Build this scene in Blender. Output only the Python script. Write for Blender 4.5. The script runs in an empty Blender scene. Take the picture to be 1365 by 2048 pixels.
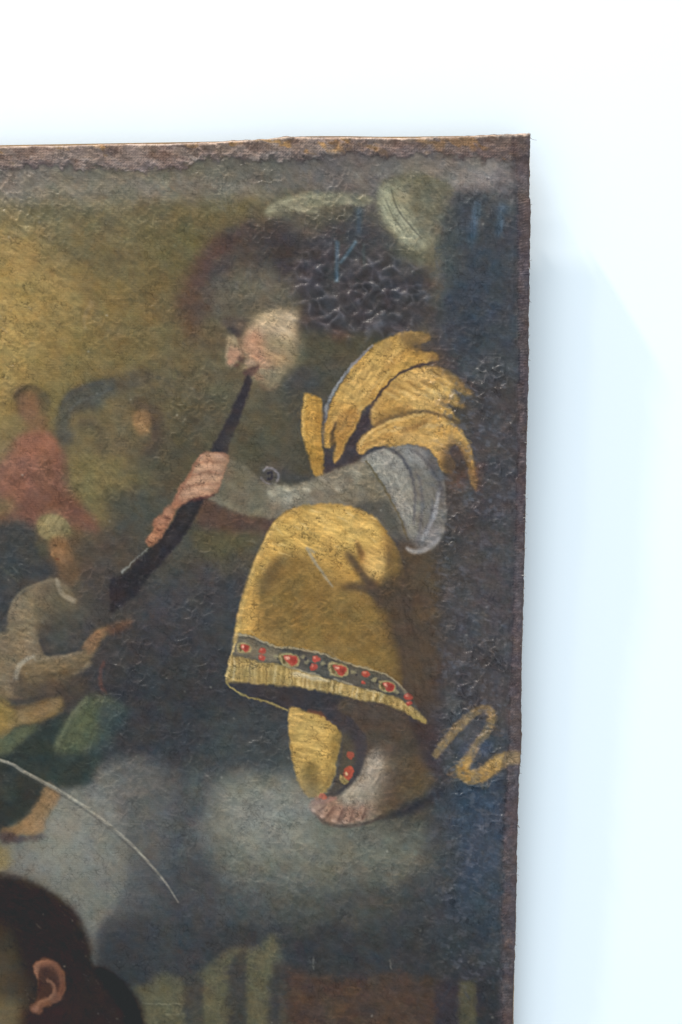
import bpy, bmesh, math, random
import numpy as np
from mathutils import Vector

sc = bpy.context.scene
random.seed(4); rng = np.random.default_rng(11)

# ------------------------------------------------------------------ camera
W_PX, H_PX = 1365, 2048
LENS = 60.0
FPX = H_PX * LENS / 36.0
CAM = (0.0, -1.75, 0.0)
cam_d = bpy.data.cameras.new('camera'); cam = bpy.data.objects.new('camera', cam_d)
sc.collection.objects.link(cam)
cam.location = CAM; cam.rotation_euler = (math.radians(90), 0, 0)
cam_d.sensor_fit = 'VERTICAL'; cam_d.sensor_height = 36.0; cam_d.lens = LENS
cam_d.clip_start = 0.05; cam_d.clip_end = 100
sc.camera = cam

# ------------------------------------------------------------------ light: a bright white room, two ceiling lamps up on the left
w = bpy.data.worlds.new('World'); sc.world = w; w.use_nodes = True
bg = w.node_tree.nodes['Background']
bg.inputs['Color'].default_value = (0.865, 0.96, 1.0, 1); bg.inputs['Strength'].default_value = 1.17

def area(name, direction, dist, size, power, col):
    d = bpy.data.lights.new(name, 'AREA'); d.shape = 'DISK'; d.size = size
    d.energy = power; d.color = col
    o = bpy.data.objects.new(name, d); sc.collection.objects.link(o)
    v = Vector(direction).normalized()
    tgt = Vector((0.05, -0.02, 0.0))
    o.location = tgt + v * dist
    o.rotation_euler = (-v).to_track_quat('-Z', 'Y').to_euler()
    return o
for t_, p_ in ((0.0, 5), (0.5, 30), (1.0, 142)):      # three track lamps in a row along the ceiling
    da = Vector((-0.287, -0.309, 0.905)).lerp(Vector((-0.44, -0.142, 0.89)), t_)
    area('ceiling_lamp', da, 4.0, 0.13, p_, (1.0, 0.93, 0.82))
area('relief_fill', (-0.95, -1.15, 2.35), 3.8, 1.2, 30, (0.93, 0.975, 1.0))      # added soft fill from above left, no real source, models the relief
sc.view_settings.view_transform = 'Standard'; sc.view_settings.look = 'None'
sc.view_settings.exposure = 0.0; sc.view_settings.gamma = 1.0

# ------------------------------------------------------------------ helpers
C = sc.collection
def empty(name, loc, label, cat):
    o = bpy.data.objects.new(name, None); C.objects.link(o); o.location = loc
    o.empty_display_size = 0.1
    o['label'] = label; o['category'] = cat
    return o
def link(name, me, mat, parent=None):
    o = bpy.data.objects.new(name, me); C.objects.link(o)
    if mat: me.materials.append(mat)
    if parent:
        o.parent = parent; o.matrix_parent_inverse = parent.matrix_world.inverted() if False else o.matrix_parent_inverse
        o.location = -Vector(parent.location)
    return o
def hexc(h):
    h = h.lstrip('#'); return np.array([int(h[i:i+2], 16) / 255 for i in (0, 2, 4)], dtype=np.float32)
def s2l(c):
    return np.where(c <= 0.04045, c / 12.92, ((np.maximum(c, 0.04045) + 0.055) / 1.055) ** 2.4)
def new_mat(name):
    m = bpy.data.materials.new(name); m.use_nodes = True
    nt = m.node_tree; return m, nt, nt.nodes['Principled BSDF']
def nd(nt, t, **kw):
    n = nt.nodes.new(t)
    for k, v in kw.items(): setattr(n, k, v)
    return n

# ------------------------------------------------------------------ the wall
def wall_material():
    m, nt, b = new_mat('white_plaster')
    tc = nd(nt, 'ShaderNodeTexCoord')
    n1 = nd(nt, 'ShaderNodeTexNoise'); n1.inputs['Scale'].default_value = 2.2; n1.inputs['Detail'].default_value = 4
    n2 = nd(nt, 'ShaderNodeTexNoise'); n2.inputs['Scale'].default_value = 260; n2.inputs['Detail'].default_value = 3
    n3 = nd(nt, 'ShaderNodeTexNoise'); n3.inputs['Scale'].default_value = 38; n3.inputs['Detail'].default_value = 3
    for n in (n1, n2, n3): nt.links.new(tc.outputs['Object'], n.inputs['Vector'])
    r = nd(nt, 'ShaderNodeValToRGB')
    r.color_ramp.elements[0].position = 0.3; r.color_ramp.elements[0].color = (0.735, 0.785, 0.84, 1)
    r.color_ramp.elements[1].position = 0.7; r.color_ramp.elements[1].color = (0.75, 0.797, 0.85, 1)
    nt.links.new(n1.outputs['Fac'], r.inputs['Fac']); nt.links.new(r.outputs['Color'], b.inputs['Base Color'])
    add = nd(nt, 'ShaderNodeMath', operation='MULTIPLY_ADD'); add.inputs[1].default_value = 0.5
    nt.links.new(n2.outputs['Fac'], add.inputs[0]); nt.links.new(n3.outputs['Fac'], add.inputs[2])
    bp = nd(nt, 'ShaderNodeBump'); bp.inputs['Strength'].default_value = 0.10; bp.inputs['Distance'].default_value = 0.001
    nt.links.new(add.outputs[0], bp.inputs['Height']); nt.links.new(bp.outputs['Normal'], b.inputs['Normal'])
    b.inputs['Roughness'].default_value = 0.85; b.inputs['Specular IOR Level'].default_value = 0.2
    return m
bm = bmesh.new()
bmesh.ops.create_cube(bm, size=1)
for v in bm.verts: v.co = Vector((v.co.x * 6.0, v.co.y * 0.2 + 0.1, v.co.z * 4.0))
me = bpy.data.meshes.new('wall'); bm.to_mesh(me); bm.free()
wall = link('wall', me, wall_material())
wall['kind'] = 'structure'; wall['label'] = 'smooth white gallery wall behind the hanging painting'

# ------------------------------------------------------------------ the painter: colours on the canvas, one cell per half millimetre
X0, X1, Y0, Y1 = -400, 1085, 240, 2440
PW, PH = X1 - X0, Y1 - Y0
XX, YY = np.meshgrid(np.arange(X0, X1, dtype=np.float32), np.arange(Y0, Y1, dtype=np.float32))

def vnoise(u, v, seed):
    t = np.random.default_rng(seed).random((256, 256)).astype(np.float32)
    iu = np.floor(u).astype(np.int32); iv = np.floor(v).astype(np.int32)
    fu = u - iu; fv = v - iv
    fu = fu * fu * (3 - 2 * fu); fv = fv * fv * (3 - 2 * fv)
    a = t[iv & 255, iu & 255]; b = t[iv & 255, (iu + 1) & 255]
    c = t[(iv + 1) & 255, iu & 255]; d = t[(iv + 1) & 255, (iu + 1) & 255]
    return (a + (b - a) * fu) * (1 - fv) + (c + (d - c) * fu) * fv
def noise(scale, seed, ang=0, stretch=1.0, octv=1, X=None, Y=None):
    X = XX if X is None else X; Y = YY if Y is None else Y
    a = math.radians(ang); ca, sa = math.cos(a), math.sin(a)
    out = 0; amp = 1; tot = 0; s = scale
    for k in range(octv):
        u = (X * ca + Y * sa) / (s * stretch) + 17.3 * k; v = (-X * sa + Y * ca) / s + 9.1 * k
        out = out + amp * vnoise(u, v, seed + 31 * k); tot += amp; amp *= 0.55; s *= 0.5
    return out / tot * 2 - 1
def worley(scale, seed, ang=0, stretch=1.0, jitter=0.9, warp=0.0):
    a = math.radians(ang); ca, sa = math.cos(a), math.sin(a)
    wx = noise(scale * 0.7, seed + 5) * warp; wy = noise(scale * 0.7, seed + 6) * warp
    u = ((XX + wx) * ca + (YY + wy) * sa) / (scale * stretch); v = (-(XX + wx) * sa + (YY + wy) * ca) / scale
    g = np.random.default_rng(seed)
    tx = g.random((256, 256)).astype(np.float32); ty = g.random((256, 256)).astype(np.float32)
    iu = np.floor(u).astype(np.int32); iv = np.floor(v).astype(np.int32)
    f1 = np.full(u.shape, 9, np.float32); f2 = f1.copy()
    for dj in (-1, 0, 1):
        for di in (-1, 0, 1):
            cu = iu + di; cv = iv + dj
            px = cu + 0.5 + (tx[cv & 255, cu & 255] - 0.5) * jitter - u
            py = cv + 0.5 + (ty[cv & 255, cu & 255] - 0.5) * jitter - v
            d = np.sqrt(px * px + py * py)
            f2 = np.minimum(f2, np.maximum(f1, d)); f1 = np.minimum(f1, d)
    return f1, f2
def smoothstep(a, b, x):
    t = np.clip((x - a) / (b - a), 0, 1); return t * t * (3 - 2 * t)
def box1(a, r, axis):
    if r < 1: return a
    pad = [(0, 0), (0, 0)]; pad[axis] = (r + 1, r)
    c = np.cumsum(np.pad(a, pad, mode='edge'), axis=axis, dtype=np.float64)
    n = a.shape[axis]
    hi = np.take(c, np.arange(2 * r + 1, 2 * r + 1 + n), axis=axis); lo = np.take(c, np.arange(0, n), axis=axis)
    return ((hi - lo) / (2 * r + 1)).astype(np.float32)
def blur(a, s):
    if s < 0.5: return a
    r = max(1, int(round(s)))
    for _ in range(2 if s < 3 else 3):
        a = box1(box1(a, r, 0), r, 1)
    return a
def crom(pts, closed=True, n=7):
    P = np.array(pts, dtype=np.float64); N = len(P); out = []
    rngk = range(N if closed else N - 1)
    for i in rngk:
        p1, p2 = P[i], P[(i + 1) % N]
        p0 = P[(i - 1) % N] if (closed or i > 0) else p1
        p3 = P[(i + 2) % N] if (closed or i + 2 < N) else p2
        for k in range(n):
            t = k / n
            out.append(0.5 * ((2 * p1) + (-p0 + p2) * t + (2 * p0 - 5 * p1 + 4 * p2 - p3) * t * t + (-p0 + 3 * p1 - 3 * p2 + p3) * t ** 3))
    if not closed: out.append(P[-1])
    return np.array(out)

img = np.zeros((PH, PW, 3), np.float32)
_streak = {}
def streak(ang):
    if ang not in _streak: _streak[ang] = noise(5, 900 + int(ang), ang, 5.0, 2)
    return _streak[ang]
def raster(P, soft):
    pad = int(soft * 3.5) + 3
    x0 = max(int(P[:, 0].min()) - pad, X0); x1 = min(int(P[:, 0].max()) + pad, X1)
    y0 = max(int(P[:, 1].min()) - pad, Y0); y1 = min(int(P[:, 1].max()) + pad, Y1)
    if x1 <= x0 + 2 or y1 <= y0 + 2: return None
    hh, ww = y1 - y0, x1 - x0
    cnt = np.zeros((hh, ww + 1), np.int32)
    Q = np.roll(P, -1, axis=0)
    for (ax, ay), (bx, by) in zip(P, Q):
        if ay == by: continue
        if ay > by: ax, ay, bx, by = bx, by, ax, ay
        r0 = max(int(math.ceil(ay)), y0); r1 = min(int(math.ceil(by)), y1)
        if r1 <= r0: continue
        r = np.arange(r0, r1); xs = ax + (r - ay) * (bx - ax) / (by - ay)
        c = np.clip(np.ceil(xs).astype(int) - x0, 0, ww)
        np.add.at(cnt, (r - y0, c), 1)
    m = (np.cumsum(cnt, axis=1)[:, :ww] & 1).astype(np.float32)
    return blur(m, soft), (slice(y0 - Y0, y1 - Y0), slice(x0 - X0, x1 - X0))
def lay(m, sl, col, alpha=1.0, clip=None, st=None):
    col = hexc(col) if isinstance(col, str) else col
    a = m * alpha
    if clip is not None: a = a * clip[sl]
    c = np.broadcast_to(col, m.shape + (3,))
    if st is not None:
        ang, amp = st; c = c * (1 + amp * streak(ang)[sl][..., None])
    img[sl] = img[sl] * (1 - a[..., None]) + c * a[..., None]
def Zc(o, pts):
    if o is None: return pts
    ox, oy, s = o; return [(ox + p[0] / s, oy + p[1] / s) + tuple(p[2:]) for p in pts]
def fill(o, pts, col, soft=2.0, alpha=1.0, clip=None, st=None, keep=False, sharp=False):
    P = np.array(Zc(o, pts), float) if sharp else crom(Zc(o, pts))
    r = raster(P, soft)
    if r is None: return None
    m, sl = r
    lay(m, sl, col, alpha, clip, st)
    if keep:
        full = np.zeros((PH, PW), np.float32); full[sl] = m; return full
def stroke(o, pts, col, soft=1.0, alpha=1.0, clip=None, st=None):
    # pts: (x, y, width), width in photograph pixels
    Z = np.array(Zc(o, pts), float); P = crom(Z[:, :2], False, 6)
    wv = np.interp(np.linspace(0, 1, len(P)), np.linspace(0, 1, len(Z)), Z[:, 2]) / 2
    T = np.gradient(P, axis=0); T /= np.maximum(np.linalg.norm(T, axis=1, keepdims=True), 1e-6)
    N = np.stack([-T[:, 1], T[:, 0]], 1) * wv[:, None]
    r = raster(np.vstack([P + N, (P - N)[::-1]]), soft)
    if r: lay(r[0], r[1], col, alpha, clip, st)
def blob(o, x, y, rx, ry, col, soft=2.0, alpha=1.0, clip=None, ang=0, st=None):
    (cx, cy) = Zc(o, [(x, y)])[0]; s = 1 if o is None else o[2]
    a = math.radians(ang); P = []
    for k in range(24):
        t = k * math.tau / 24; u, v = rx / s * math.cos(t), ry / s * math.sin(t)
        P.append((cx + u * math.cos(a) - v * math.sin(a), cy + u * math.sin(a) + v * math.cos(a)))
    r = raster(np.array(P), soft)
    if r: lay(r[0], r[1], col, alpha, clip, st)

# frames of reference for reading positions off the photograph: (x origin, y origin, enlargement)
A = (0, 240, 2.4375); B = (520, 240, 2.4375); F = (340, 580, 3.792); G = (560, 600, 2.625)
L1 = (0, 600, 2.844); L2 = (0, 960, 2.844); M1 = (400, 860, 2.4375); M2 = (400, 1220, 2.4375)
K1 = (0, 1340, 2.844); K2 = (0, 1700, 2.844); K3 = (400, 1640, 2.0074); R4 = (800, 1340, 2.416)

# ---- ground tones of the picture
bx = [-400, 0, 120, 240, 360, 480, 600, 720, 840, 940, 1020, 1085]
rows = {
 240: '7a7068 7a7068 77706a 756c66 706864 6c6664 706a68 706866 746c68 7c7470 6c6464 5a5254',
 350: '78726a 79746c 78746a 757061 706c5c 6c6a60 6f6b66 6c6866 76726a 7a7670 6a6668 5a5254',
 420: '7c7258 7e7457 7a7256 736b50 6d664c 6d664b 605e52 5a5852 6a6858 50515a 545560 5a5054',
 500: '907c4c 907c4c 80714c 706749 6a6243 5a5040 4c4644 484b52 6a6856 3f465a 484b5c 54505a',
 600: '98824c 96804c 8a7748 7b6b44 6b5d42 60584a 4a4444 444348 55524c 39415a 444858 56505a',
 700: '907c48 8f7b48 857446 7a6c46 6c6246 665f4a 5a5747 4e4a44 4f4944 42475a 424859 544c50',
 800: '857448 857448 7c6e46 6c6248 615b47 5d5947 545144 4a4644 4a4644 4a4848 484850 544a4c',
 900: '7d7050 7d7050 756a4b 6a6049 57523f 545042 4c4a40 453f40 4a4444 4b4646 4a4a52 544a4c',
 1000: '7a5c44 7a5c44 7a6a46 665e44 55503f 565145 4f4c42 45403f 4c4846 4c4848 4a4a54 544a4c',
 1100: '4c4a44 4c4a44 56493e 4e4840 4b4a43 575140 48484a 44423f 4a4845 4b494a 4a4c58 544a4c',
 1200: '3f4244 3f4244 4c4a44 454240 434449 404248 444444 484440 4a4540 48474c 494b56 544a4c',
 1300: '4a4844 4a4844 464542 3d3c3d 3b3b3f 3b3d43 444444 443f3c 48403b 4a494c 4a4b55 544a4c',
 1400: '423e3a 423e3a 3e3d3d 37373b 35373e 373a43 3a3c43 45403e 443d39 45474e 4c4a52 5a4e50',
 1500: '2f3532 2f3532 343b38 37393f 3a3d44 40454a 464b50 4a4a4b 443f3a 414a5c 474c5c 5a4e50',
 1600: '38403c 38403c 626460 5c5e5f 53575a 646966 6d6f68 66675f 45453f 384458 40485a 5c5154',
 1700: '757268 757268 717269 646765 53565a 646966 6a6d62 62645a 54554f 40475a 444c5a 5c5154',
 1800: '707068 707068 73746d 5a5c5e 45474c 515659 50534f 4b4d4a 404348 394352 424856 5a5052',
 1900: '66675f 66675f 686962 4a4b4f 36393f 3a3d43 393b3d 39393b 37393d 343844 40434c 564c4e',
 2000: '504e44 504e44 504e44 2c2b2b 55523f 504e3e 42382f 44382f 423731 38363a 38383f 544a4c',
 2100: '504e44 504e44 504e44 2c2b2b 5c5a46 5a5844 42382f 44382f 423731 38363a 38383f 544a4c',
 2440: '403c34 403c34 403c34 2c2b2b 5c5a46 5a5844 42382f 44382f 423731 38363a 38383f 544a4c',
}
ys = sorted(rows); tab = np.array([[hexc(c) for c in rows[y].split()] for y in ys])
def ground():
    wx = noise(60, 71, octv=2) * 26; wy = noise(60, 72, octv=2) * 26
    fx = np.interp((XX + wx).ravel(), bx, np.arange(len(bx))).reshape(XX.shape)
    fy = np.interp((YY + wy).ravel(), ys, np.arange(len(ys))).reshape(XX.shape)
    ix = np.clip(fx.astype(int), 0, len(bx) - 2); iy = np.clip(fy.astype(int), 0, len(ys) - 2)
    tx = (fx - ix)[..., None]; ty = (fy - iy)[..., None]
    tx = tx * tx * (3 - 2 * tx); ty = ty * ty * (3 - 2 * ty)
    return (tab[iy, ix] * (1 - tx) + tab[iy, ix + 1] * tx) * (1 - ty) + (tab[iy + 1, ix] * (1 - tx) + tab[iy + 1, ix + 1] * tx) * ty
img[:] = ground()

# ---- golden sky on the left
fill(None, [(-420, 430), (-100, 440), (20, 468), (62, 492), (100, 520), (135, 565), (152, 610), (130, 660), (60, 720), (-80, 780), (-420, 800)], '9c864f', 9, .5, st=(30, .05))
fill(None, [(-420, 560), (0, 540), (60, 560), (60, 700), (10, 830), (-420, 860)], 'a38a4a', 22, .5)
fill(A, [(150, 420), (300, 400), (560, 500), (520, 560), (300, 480), (160, 470)], '5f5a44', 10, .45)
fill(A, [(330, 560), (520, 640), (760, 600), (720, 660), (500, 720), (340, 660)], '5a5644', 14, .4)
fill(A, [(640, 420), (900, 400), (1200, 470), (1000, 520), (760, 480)], '6a5c3c', 14, .4)
stroke(L1, [(530, 0, 8), (490, 80, 9), (485, 170, 5)], '9c8c6a', 2, .4)
fill(A, [(0, 300), (300, 320), (700, 290), (1365, 300), (1365, 350), (900, 390), (500, 400), (0, 390)], '8b8680', 12, .42)  # grey lamp glare painted into the colour along the top band

# ---- clouds and drips, upper right
fill(B, [(30, 455), (60, 420), (180, 365), (380, 355), (545, 375), (540, 410), (420, 415), (300, 430), (180, 470), (90, 480)], '88866e', 4, .85, st=(170, .08))
fill(B, [(90, 450), (250, 440), (420, 410), (520, 420), (440, 470), (380, 520), (330, 560), (240, 520), (150, 500)], '5b5a50', 6, .7)
stroke(B, [(150, 430, 6), (210, 436, 5), (285, 450, 2)], 'a09e84', 1.5, .7)
stroke(B, [(310, 405, 5), (400, 398, 8), (510, 415, 5)], '8a8872', 2, .8)
fill(B, [(220, 545), (300, 550), (370, 610), (340, 640), (260, 590)], '746c60', 4, .6)
fill(B, [(420, 250), (700, 230), (920, 270), (930, 300), (600, 330), (430, 300)], '7b7870', 9, .55)
cl = fill(B, [(575, 340), (600, 295), (680, 270), (800, 262), (900, 300), (945, 350), (925, 430), (890, 520), (880, 600), (820, 650), (760, 650), (690, 615), (620, 520), (575, 430)], '6f6d5b', 4, 1, st=(60, .08), keep=True)
fill(B, [(575, 350), (640, 300), (720, 350), (730, 450), (780, 540), (850, 570), (800, 630), (720, 610), (620, 530), (570, 430)], '94937a', 6, .9, clip=cl, st=(60, .10))
fill(B, [(640, 470), (720, 500), (780, 560), (740, 590), (660, 540)], 'a3a389', 4, .7, clip=cl, st=(60, .12))
fill(B, [(800, 690), (880, 680), (900, 750), (890, 860), (840, 910), (810, 860), (800, 760)], '6a6656', 5, .8)
fill(B, [(915, 290), (1000, 250), (1140, 195), (1230, 230), (1240, 330), (1150, 350), (1060, 340), (1000, 350), (950, 330)], '8c8783', 5, .8, st=(160, .06))
fill(B, [(1150, 240), (1230, 230), (1230, 450), (1170, 420), (1130, 300)], '66646a', 6, .6)
fill(None, [(895, 400), (1012, 400), (1020, 560), (1016, 710), (905, 705), (890, 600), (892, 480)], '3b4252', 18, .6, st=(90, .12))
fill(None, [(905, 560), (1000, 580), (1010, 700), (960, 720), (905, 680)], '38404f', 18, .45)
for p in ([(1070, 400, 12), (1050, 480, 14), (1030, 600, 8)], [(1190, 410, 14), (1180, 480, 12), (1165, 560, 7)]):
    stroke(B, p, '43648c', 6, .5, st=(90, .2))
stroke(B, [(485, 430, 10), (480, 560, 8)], '41577c', 4, .5)
stroke(B, [(380, 590, 10), (375, 700, 9), (375, 790, 11)], '4a6c96', 2.5, .6)
stroke(B, [(470, 590, 7), (430, 650, 7), (390, 700, 6)], '4e76a0', 2, .6)
stroke(B, [(320, 600, 12), (350, 670, 14)], '4c5868', 3, .5)
stroke(B, [(505, 600, 5), (510, 730, 4)], '50647c', 2, .5)
blob(B, 1075, 510, 16, 34, '746e64', 4, .6)
for (x, y, a) in ((1040, 760, .5), (1120, 700, .4), (1130, 880, .5)):
    stroke(B, [(x, y, 14), (x - 5, y + 120, 10)], '3f5480', 6, a * .6)

# ---- head of the trumpeter
fill(None, [(372, 590), (392, 530), (430, 478), (480, 450), (540, 442), (600, 462), (648, 500), (700, 520), (850, 540), (862, 600), (840, 650), (760, 668), (680, 672), (610, 660), (560, 600), (500, 560), (440, 600), (400, 640), (378, 640)], '4a4341', 11, .9)
fill(None, [(362, 560), (400, 510), (440, 470), (430, 510), (402, 560), (400, 640), (385, 690), (360, 640)], '62493b', 9, .6)
fill(A, [(950, 800), (1000, 640), (1120, 560), (1250, 500), (1180, 580), (1060, 680), (1000, 800)], '5c4640', 7, .5)
fill(None, [(545, 470), (640, 490), (660, 540), (600, 560), (540, 530)], '3a3537', 9, .8)
fill(None, [(640, 460), (740, 450), (780, 500), (850, 560), (855, 620), (800, 660), (690, 668), (620, 640), (600, 560)], '434248', 10, .85)
fill(None, [(412, 590), (440, 552), (500, 530), (560, 548), (594, 590), (590, 620), (540, 618), (490, 640), (440, 650), (412, 625)], '666357', 14, .85, st=(150, .06))
fill(None, [(440, 600), (520, 590), (580, 590), (600, 620), (560, 640), (500, 655), (460, 660)], '605b4f', 10, .7)
for k in range(26):
    x = 420 + (k * 37 % 170); y = 500 + (k * 53 % 90)
    stroke(None, [(x, y, 5), (x + 14, y - 12 + k % 9, 8), (x + 34, y - 14 + k % 7, 4)], ['4c4540', '585248', '6b6659', '3f3a38'][k % 4], 3, .4)
fill(None, [(480, 560), (540, 560), (570, 590), (520, 600), (480, 590)], '706c5c', 10, .5)
fill(F, [(180, 60), (330, 90), (300, 200), (230, 260), (120, 240)], '5c4c44', 9, .5)
fill(F, [(150, 330), (330, 280), (420, 330), (420, 420), (260, 480), (130, 430)], '625648', 10, .5)
fill(None, [(600, 660), (680, 672), (760, 668), (790, 700), (730, 760), (660, 790), (600, 750)], '535040', 8, .8)
fill(None, [(590, 740), (660, 730), (700, 720), (660, 790), (640, 880), (560, 800)], '4c4a44', 8, .6)
blob(F, 1290, 340, 70, 50, '64463f', 6, .5)
fill(F, [(1100, 620), (1000, 560), (900, 620), (840, 700), (960, 760), (1150, 720)], '41444a', 7, .6)
face = fill(F, [(560, 330), (600, 250), (650, 190), (720, 150), (830, 135), (900, 150), (965, 128), (978, 170), (972, 250), (968, 320), (992, 400), (985, 480), (945, 570), (880, 625), (830, 690), (790, 735), (750, 742), (712, 715), (690, 682), (645, 685), (600, 655), (572, 600), (560, 500), (528, 420), (540, 360)], '8f8369', 5.5, 1, keep=True, st=(40, .06))
fill(F, [(640, 210), (720, 170), (860, 160), (960, 150), (965, 300), (930, 380), (860, 360), (760, 330), (660, 300)], 'c4ae8c', 7, .9, clip=face, st=(30, .1))
fill(F, [(540, 350), (620, 290), (700, 330), (720, 430), (800, 540), (760, 600), (660, 560), (590, 500)], 'b5866b', 9, .9, clip=face, st=(40, .08))
blob(F, 620, 400, 60, 55, 'c39478', 7, .6, clip=face)
fill(F, [(700, 440), (840, 440), (930, 500), (900, 570), (800, 580), (720, 520)], 'ab8e6a', 7, .6, clip=face, st=(40, .1))
fill(F, [(650, 600), (760, 590), (880, 590), (820, 690), (760, 740), (700, 690)], '90866c', 5, .8, clip=face)
fill(F, [(1000, 330), (1030, 480), (960, 600), (880, 660), (960, 560), (985, 440)], '67685a', 5, .7)
fill(F, [(690, 690), (730, 735), (790, 742), (830, 700), (820, 735), (760, 765), (700, 745)], '5f4c42', 3, .5)
nose = fill(F, [(468, 343), (515, 370), (535, 420), (570, 480), (545, 530), (505, 560), (470, 582), (436, 565), (427, 500), (424, 430), (434, 375)], '93866c', 3.2, 1, keep=True)
fill(F, [(430, 450), (540, 440), (560, 500), (510, 560), (470, 585), (430, 560)], 'b08269', 5, .75, clip=nose)
blob(F, 455, 545, 18, 18, 'c58f72', 2, .7, clip=nose)
fill(F, [(395, 240), (450, 200), (560, 230), (560, 290), (530, 350), (480, 320), (420, 290)], '564f4c', 4, .85)
fill(F, [(440, 285), (500, 290), (545, 340), (525, 365), (480, 335)], '3e3a3c', 3, .85)
fill(F, [(480, 260), (550, 240), (560, 290), (520, 300)], '6e6052', 3, .7)
stroke(F, [(520, 370, 3), (535, 420, 4), (560, 470, 5), (565, 520, 4)], '7d5f4c', 2, .6)
stroke(F, [(462, 350, 3), (436, 420, 4), (430, 500, 4), (440, 560, 4)], 'b9a482', 1.6, .5)
blob(F, 548, 530, 32, 20, '55413e', 3, .85, ang=30)
blob(F, 515, 575, 30, 12, '6b4f46', 2, .8)
fill(F, [(580, 540), (640, 540), (650, 590), (600, 600)], 'a08a74', 2.5, .8)
fill(F, [(560, 620), (620, 590), (680, 575), (670, 615), (620, 650), (590, 660)], '5a4441', 2, .85)
fill(F, [(640, 630), (700, 640), (720, 680), (650, 680)], '94785f', 2.5, .75)
stroke(F, [(660, 570, 4), (720, 590, 3), (800, 605, 2)], '7a5a4a', 1.5, .6)

# ---- far figures on the left
fill(L1, [(60, 860), (110, 780), (220, 735), (310, 775), (355, 850), (385, 960), (390, 1060), (450, 1140), (540, 1240), (550, 1320), (440, 1300), (300, 1245), (180, 1300), (90, 1250), (-200, 1300), (-400, 1200), (-300, 1000), (0, 940)], '80584a', 7, .9, st=(60, .08))
fill(L1, [(60, 860), (140, 790), (260, 800), (240, 900), (120, 980), (0, 1100), (-100, 1080), (0, 950)], '8f6554', 10, .6)
fill(L1, [(300, 1060), (420, 1120), (540, 1240), (500, 1290), (360, 1200), (100, 1200), (150, 1120)], '6c4d40', 9, .6)
blob(L1, 165, 590, 88, 95, '6e5a40', 6, .85); blob(L1, 170, 600, 55, 62, '806248', 6, .7)
fill(L1, [(75, 520), (150, 490), (260, 530), (290, 620), (260, 700), (230, 620), (150, 540), (80, 570)], '5a4e3c', 5, .6)
fill(L1, [(140, 660), (260, 660), (260, 750), (180, 750)], '7a5c46', 6, .7)
fill(L1, [(310, 760), (330, 640), (370, 550), (450, 500), (560, 465), (640, 455), (700, 490), (640, 560), (560, 620), (440, 640), (400, 720), (430, 800), (350, 830)], '4f504a', 6, .9, st=(150, .1))
fill(L1, [(640, 460), (760, 400), (880, 405), (900, 440), (790, 500), (680, 520)], '555044', 6, .75)
blob(L1, 905, 440, 18, 16, '4a4a40', 2.5, .6)
fill(L1, [(480, 660), (560, 690), (600, 760), (600, 900), (560, 860), (540, 740), (430, 720)], '4e4a40', 6, .65)
fill(L1, [(600, 560), (760, 560), (740, 700), (640, 760), (580, 660)], '6d6249', 9, .6)
blob(L1, 810, 690, 55, 75, '8b6f4c', 5, .85); stroke(L1, [(790, 690, 6), (850, 750, 5)], 'a88a60', 2, .6)
fill(L1, [(740, 560), (860, 570), (930, 660), (920, 800), (880, 900), (800, 880), (860, 780), (850, 660), (780, 620)], '4f473f', 6, .75)
fill(L1, [(1020, 620), (1140, 600), (1150, 720), (1060, 780), (1000, 720)], '4d4b3e', 12, .5)
fill(L1, [(820, 860), (1000, 840), (1080, 960), (1010, 1120), (860, 1100), (700, 1040)], '504c40', 10, .5)
fill(L1, [(400, 900), (480, 840), (560, 880), (640, 880), (700, 960), (820, 1000), (900, 1000), (760, 1080), (640, 1100), (620, 1220), (580, 1270), (500, 1180), (400, 1080), (380, 980)], '766c48', 9, .8, st=(50, .1))
fill(L1, [(620, 900), (700, 880), (720, 940), (650, 960)], '887a4c', 6, .5)
fill(L2, [(610, 90), (760, 50), (920, 60), (980, 140), (900, 250), (760, 300), (640, 260)], '454a48', 10, .6)
fill(L2, [(-60, 250), (110, 235), (220, 290), (230, 400), (320, 520), (250, 580), (120, 560), (-60, 480), (-400, 500), (-400, 280)], '3a3e40', 8, .8)
fill(L2, [(-60, 90), (40, 100), (90, 150), (40, 200), (-60, 230)], '746a48', 8, .7)
# second figure: fair hair, tan coat
stroke(L2, [(0, 490, 3), (60, 540, 4), (110, 580, 3)], '6f7060', 2, .5)
fill(L2, [(210, 250), (240, 205), (320, 195), (390, 250), (400, 320), (350, 350), (280, 360), (220, 300)], '877b58', 5, .9, st=(120, .14))
blob(L2, 290, 270, 50, 40, '9f9164', 5, .7)
fill(L2, [(210, 330), (290, 350), (280, 420), (240, 430), (205, 380)], '56523e', 5, .7)
fill(L2, [(285, 350), (360, 335), (400, 360), (430, 430), (440, 520), (400, 560), (350, 500), (310, 430)], '7a6046', 6, .9)
blob(L2, 330, 400, 40, 35, '8b6b4c', 5, .7)
fill(L2, [(360, 480), (440, 480), (440, 600), (380, 590)], '6c5742', 5, .8)
coat = fill(L2, [(40, 850), (60, 740), (115, 650), (210, 592), (320, 560), (380, 600), (445, 690), (400, 730), (300, 760), (240, 820), (225, 930), (280, 1010), (420, 990), (520, 1040), (420, 1120), (330, 1200), (100, 1240), (-400, 1240), (-420, 900), (0, 870)], '80725b', 3, .97, keep=True, st=(20, .10))
fill(L2, [(290, 590), (440, 680), (470, 790), (420, 880), (300, 880), (220, 920), (190, 780), (230, 660)], '5f594a', 9, .8)
fill(L2, [(380, 560), (460, 560), (480, 680), (430, 680)], '554d42', 8, .6)
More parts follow.
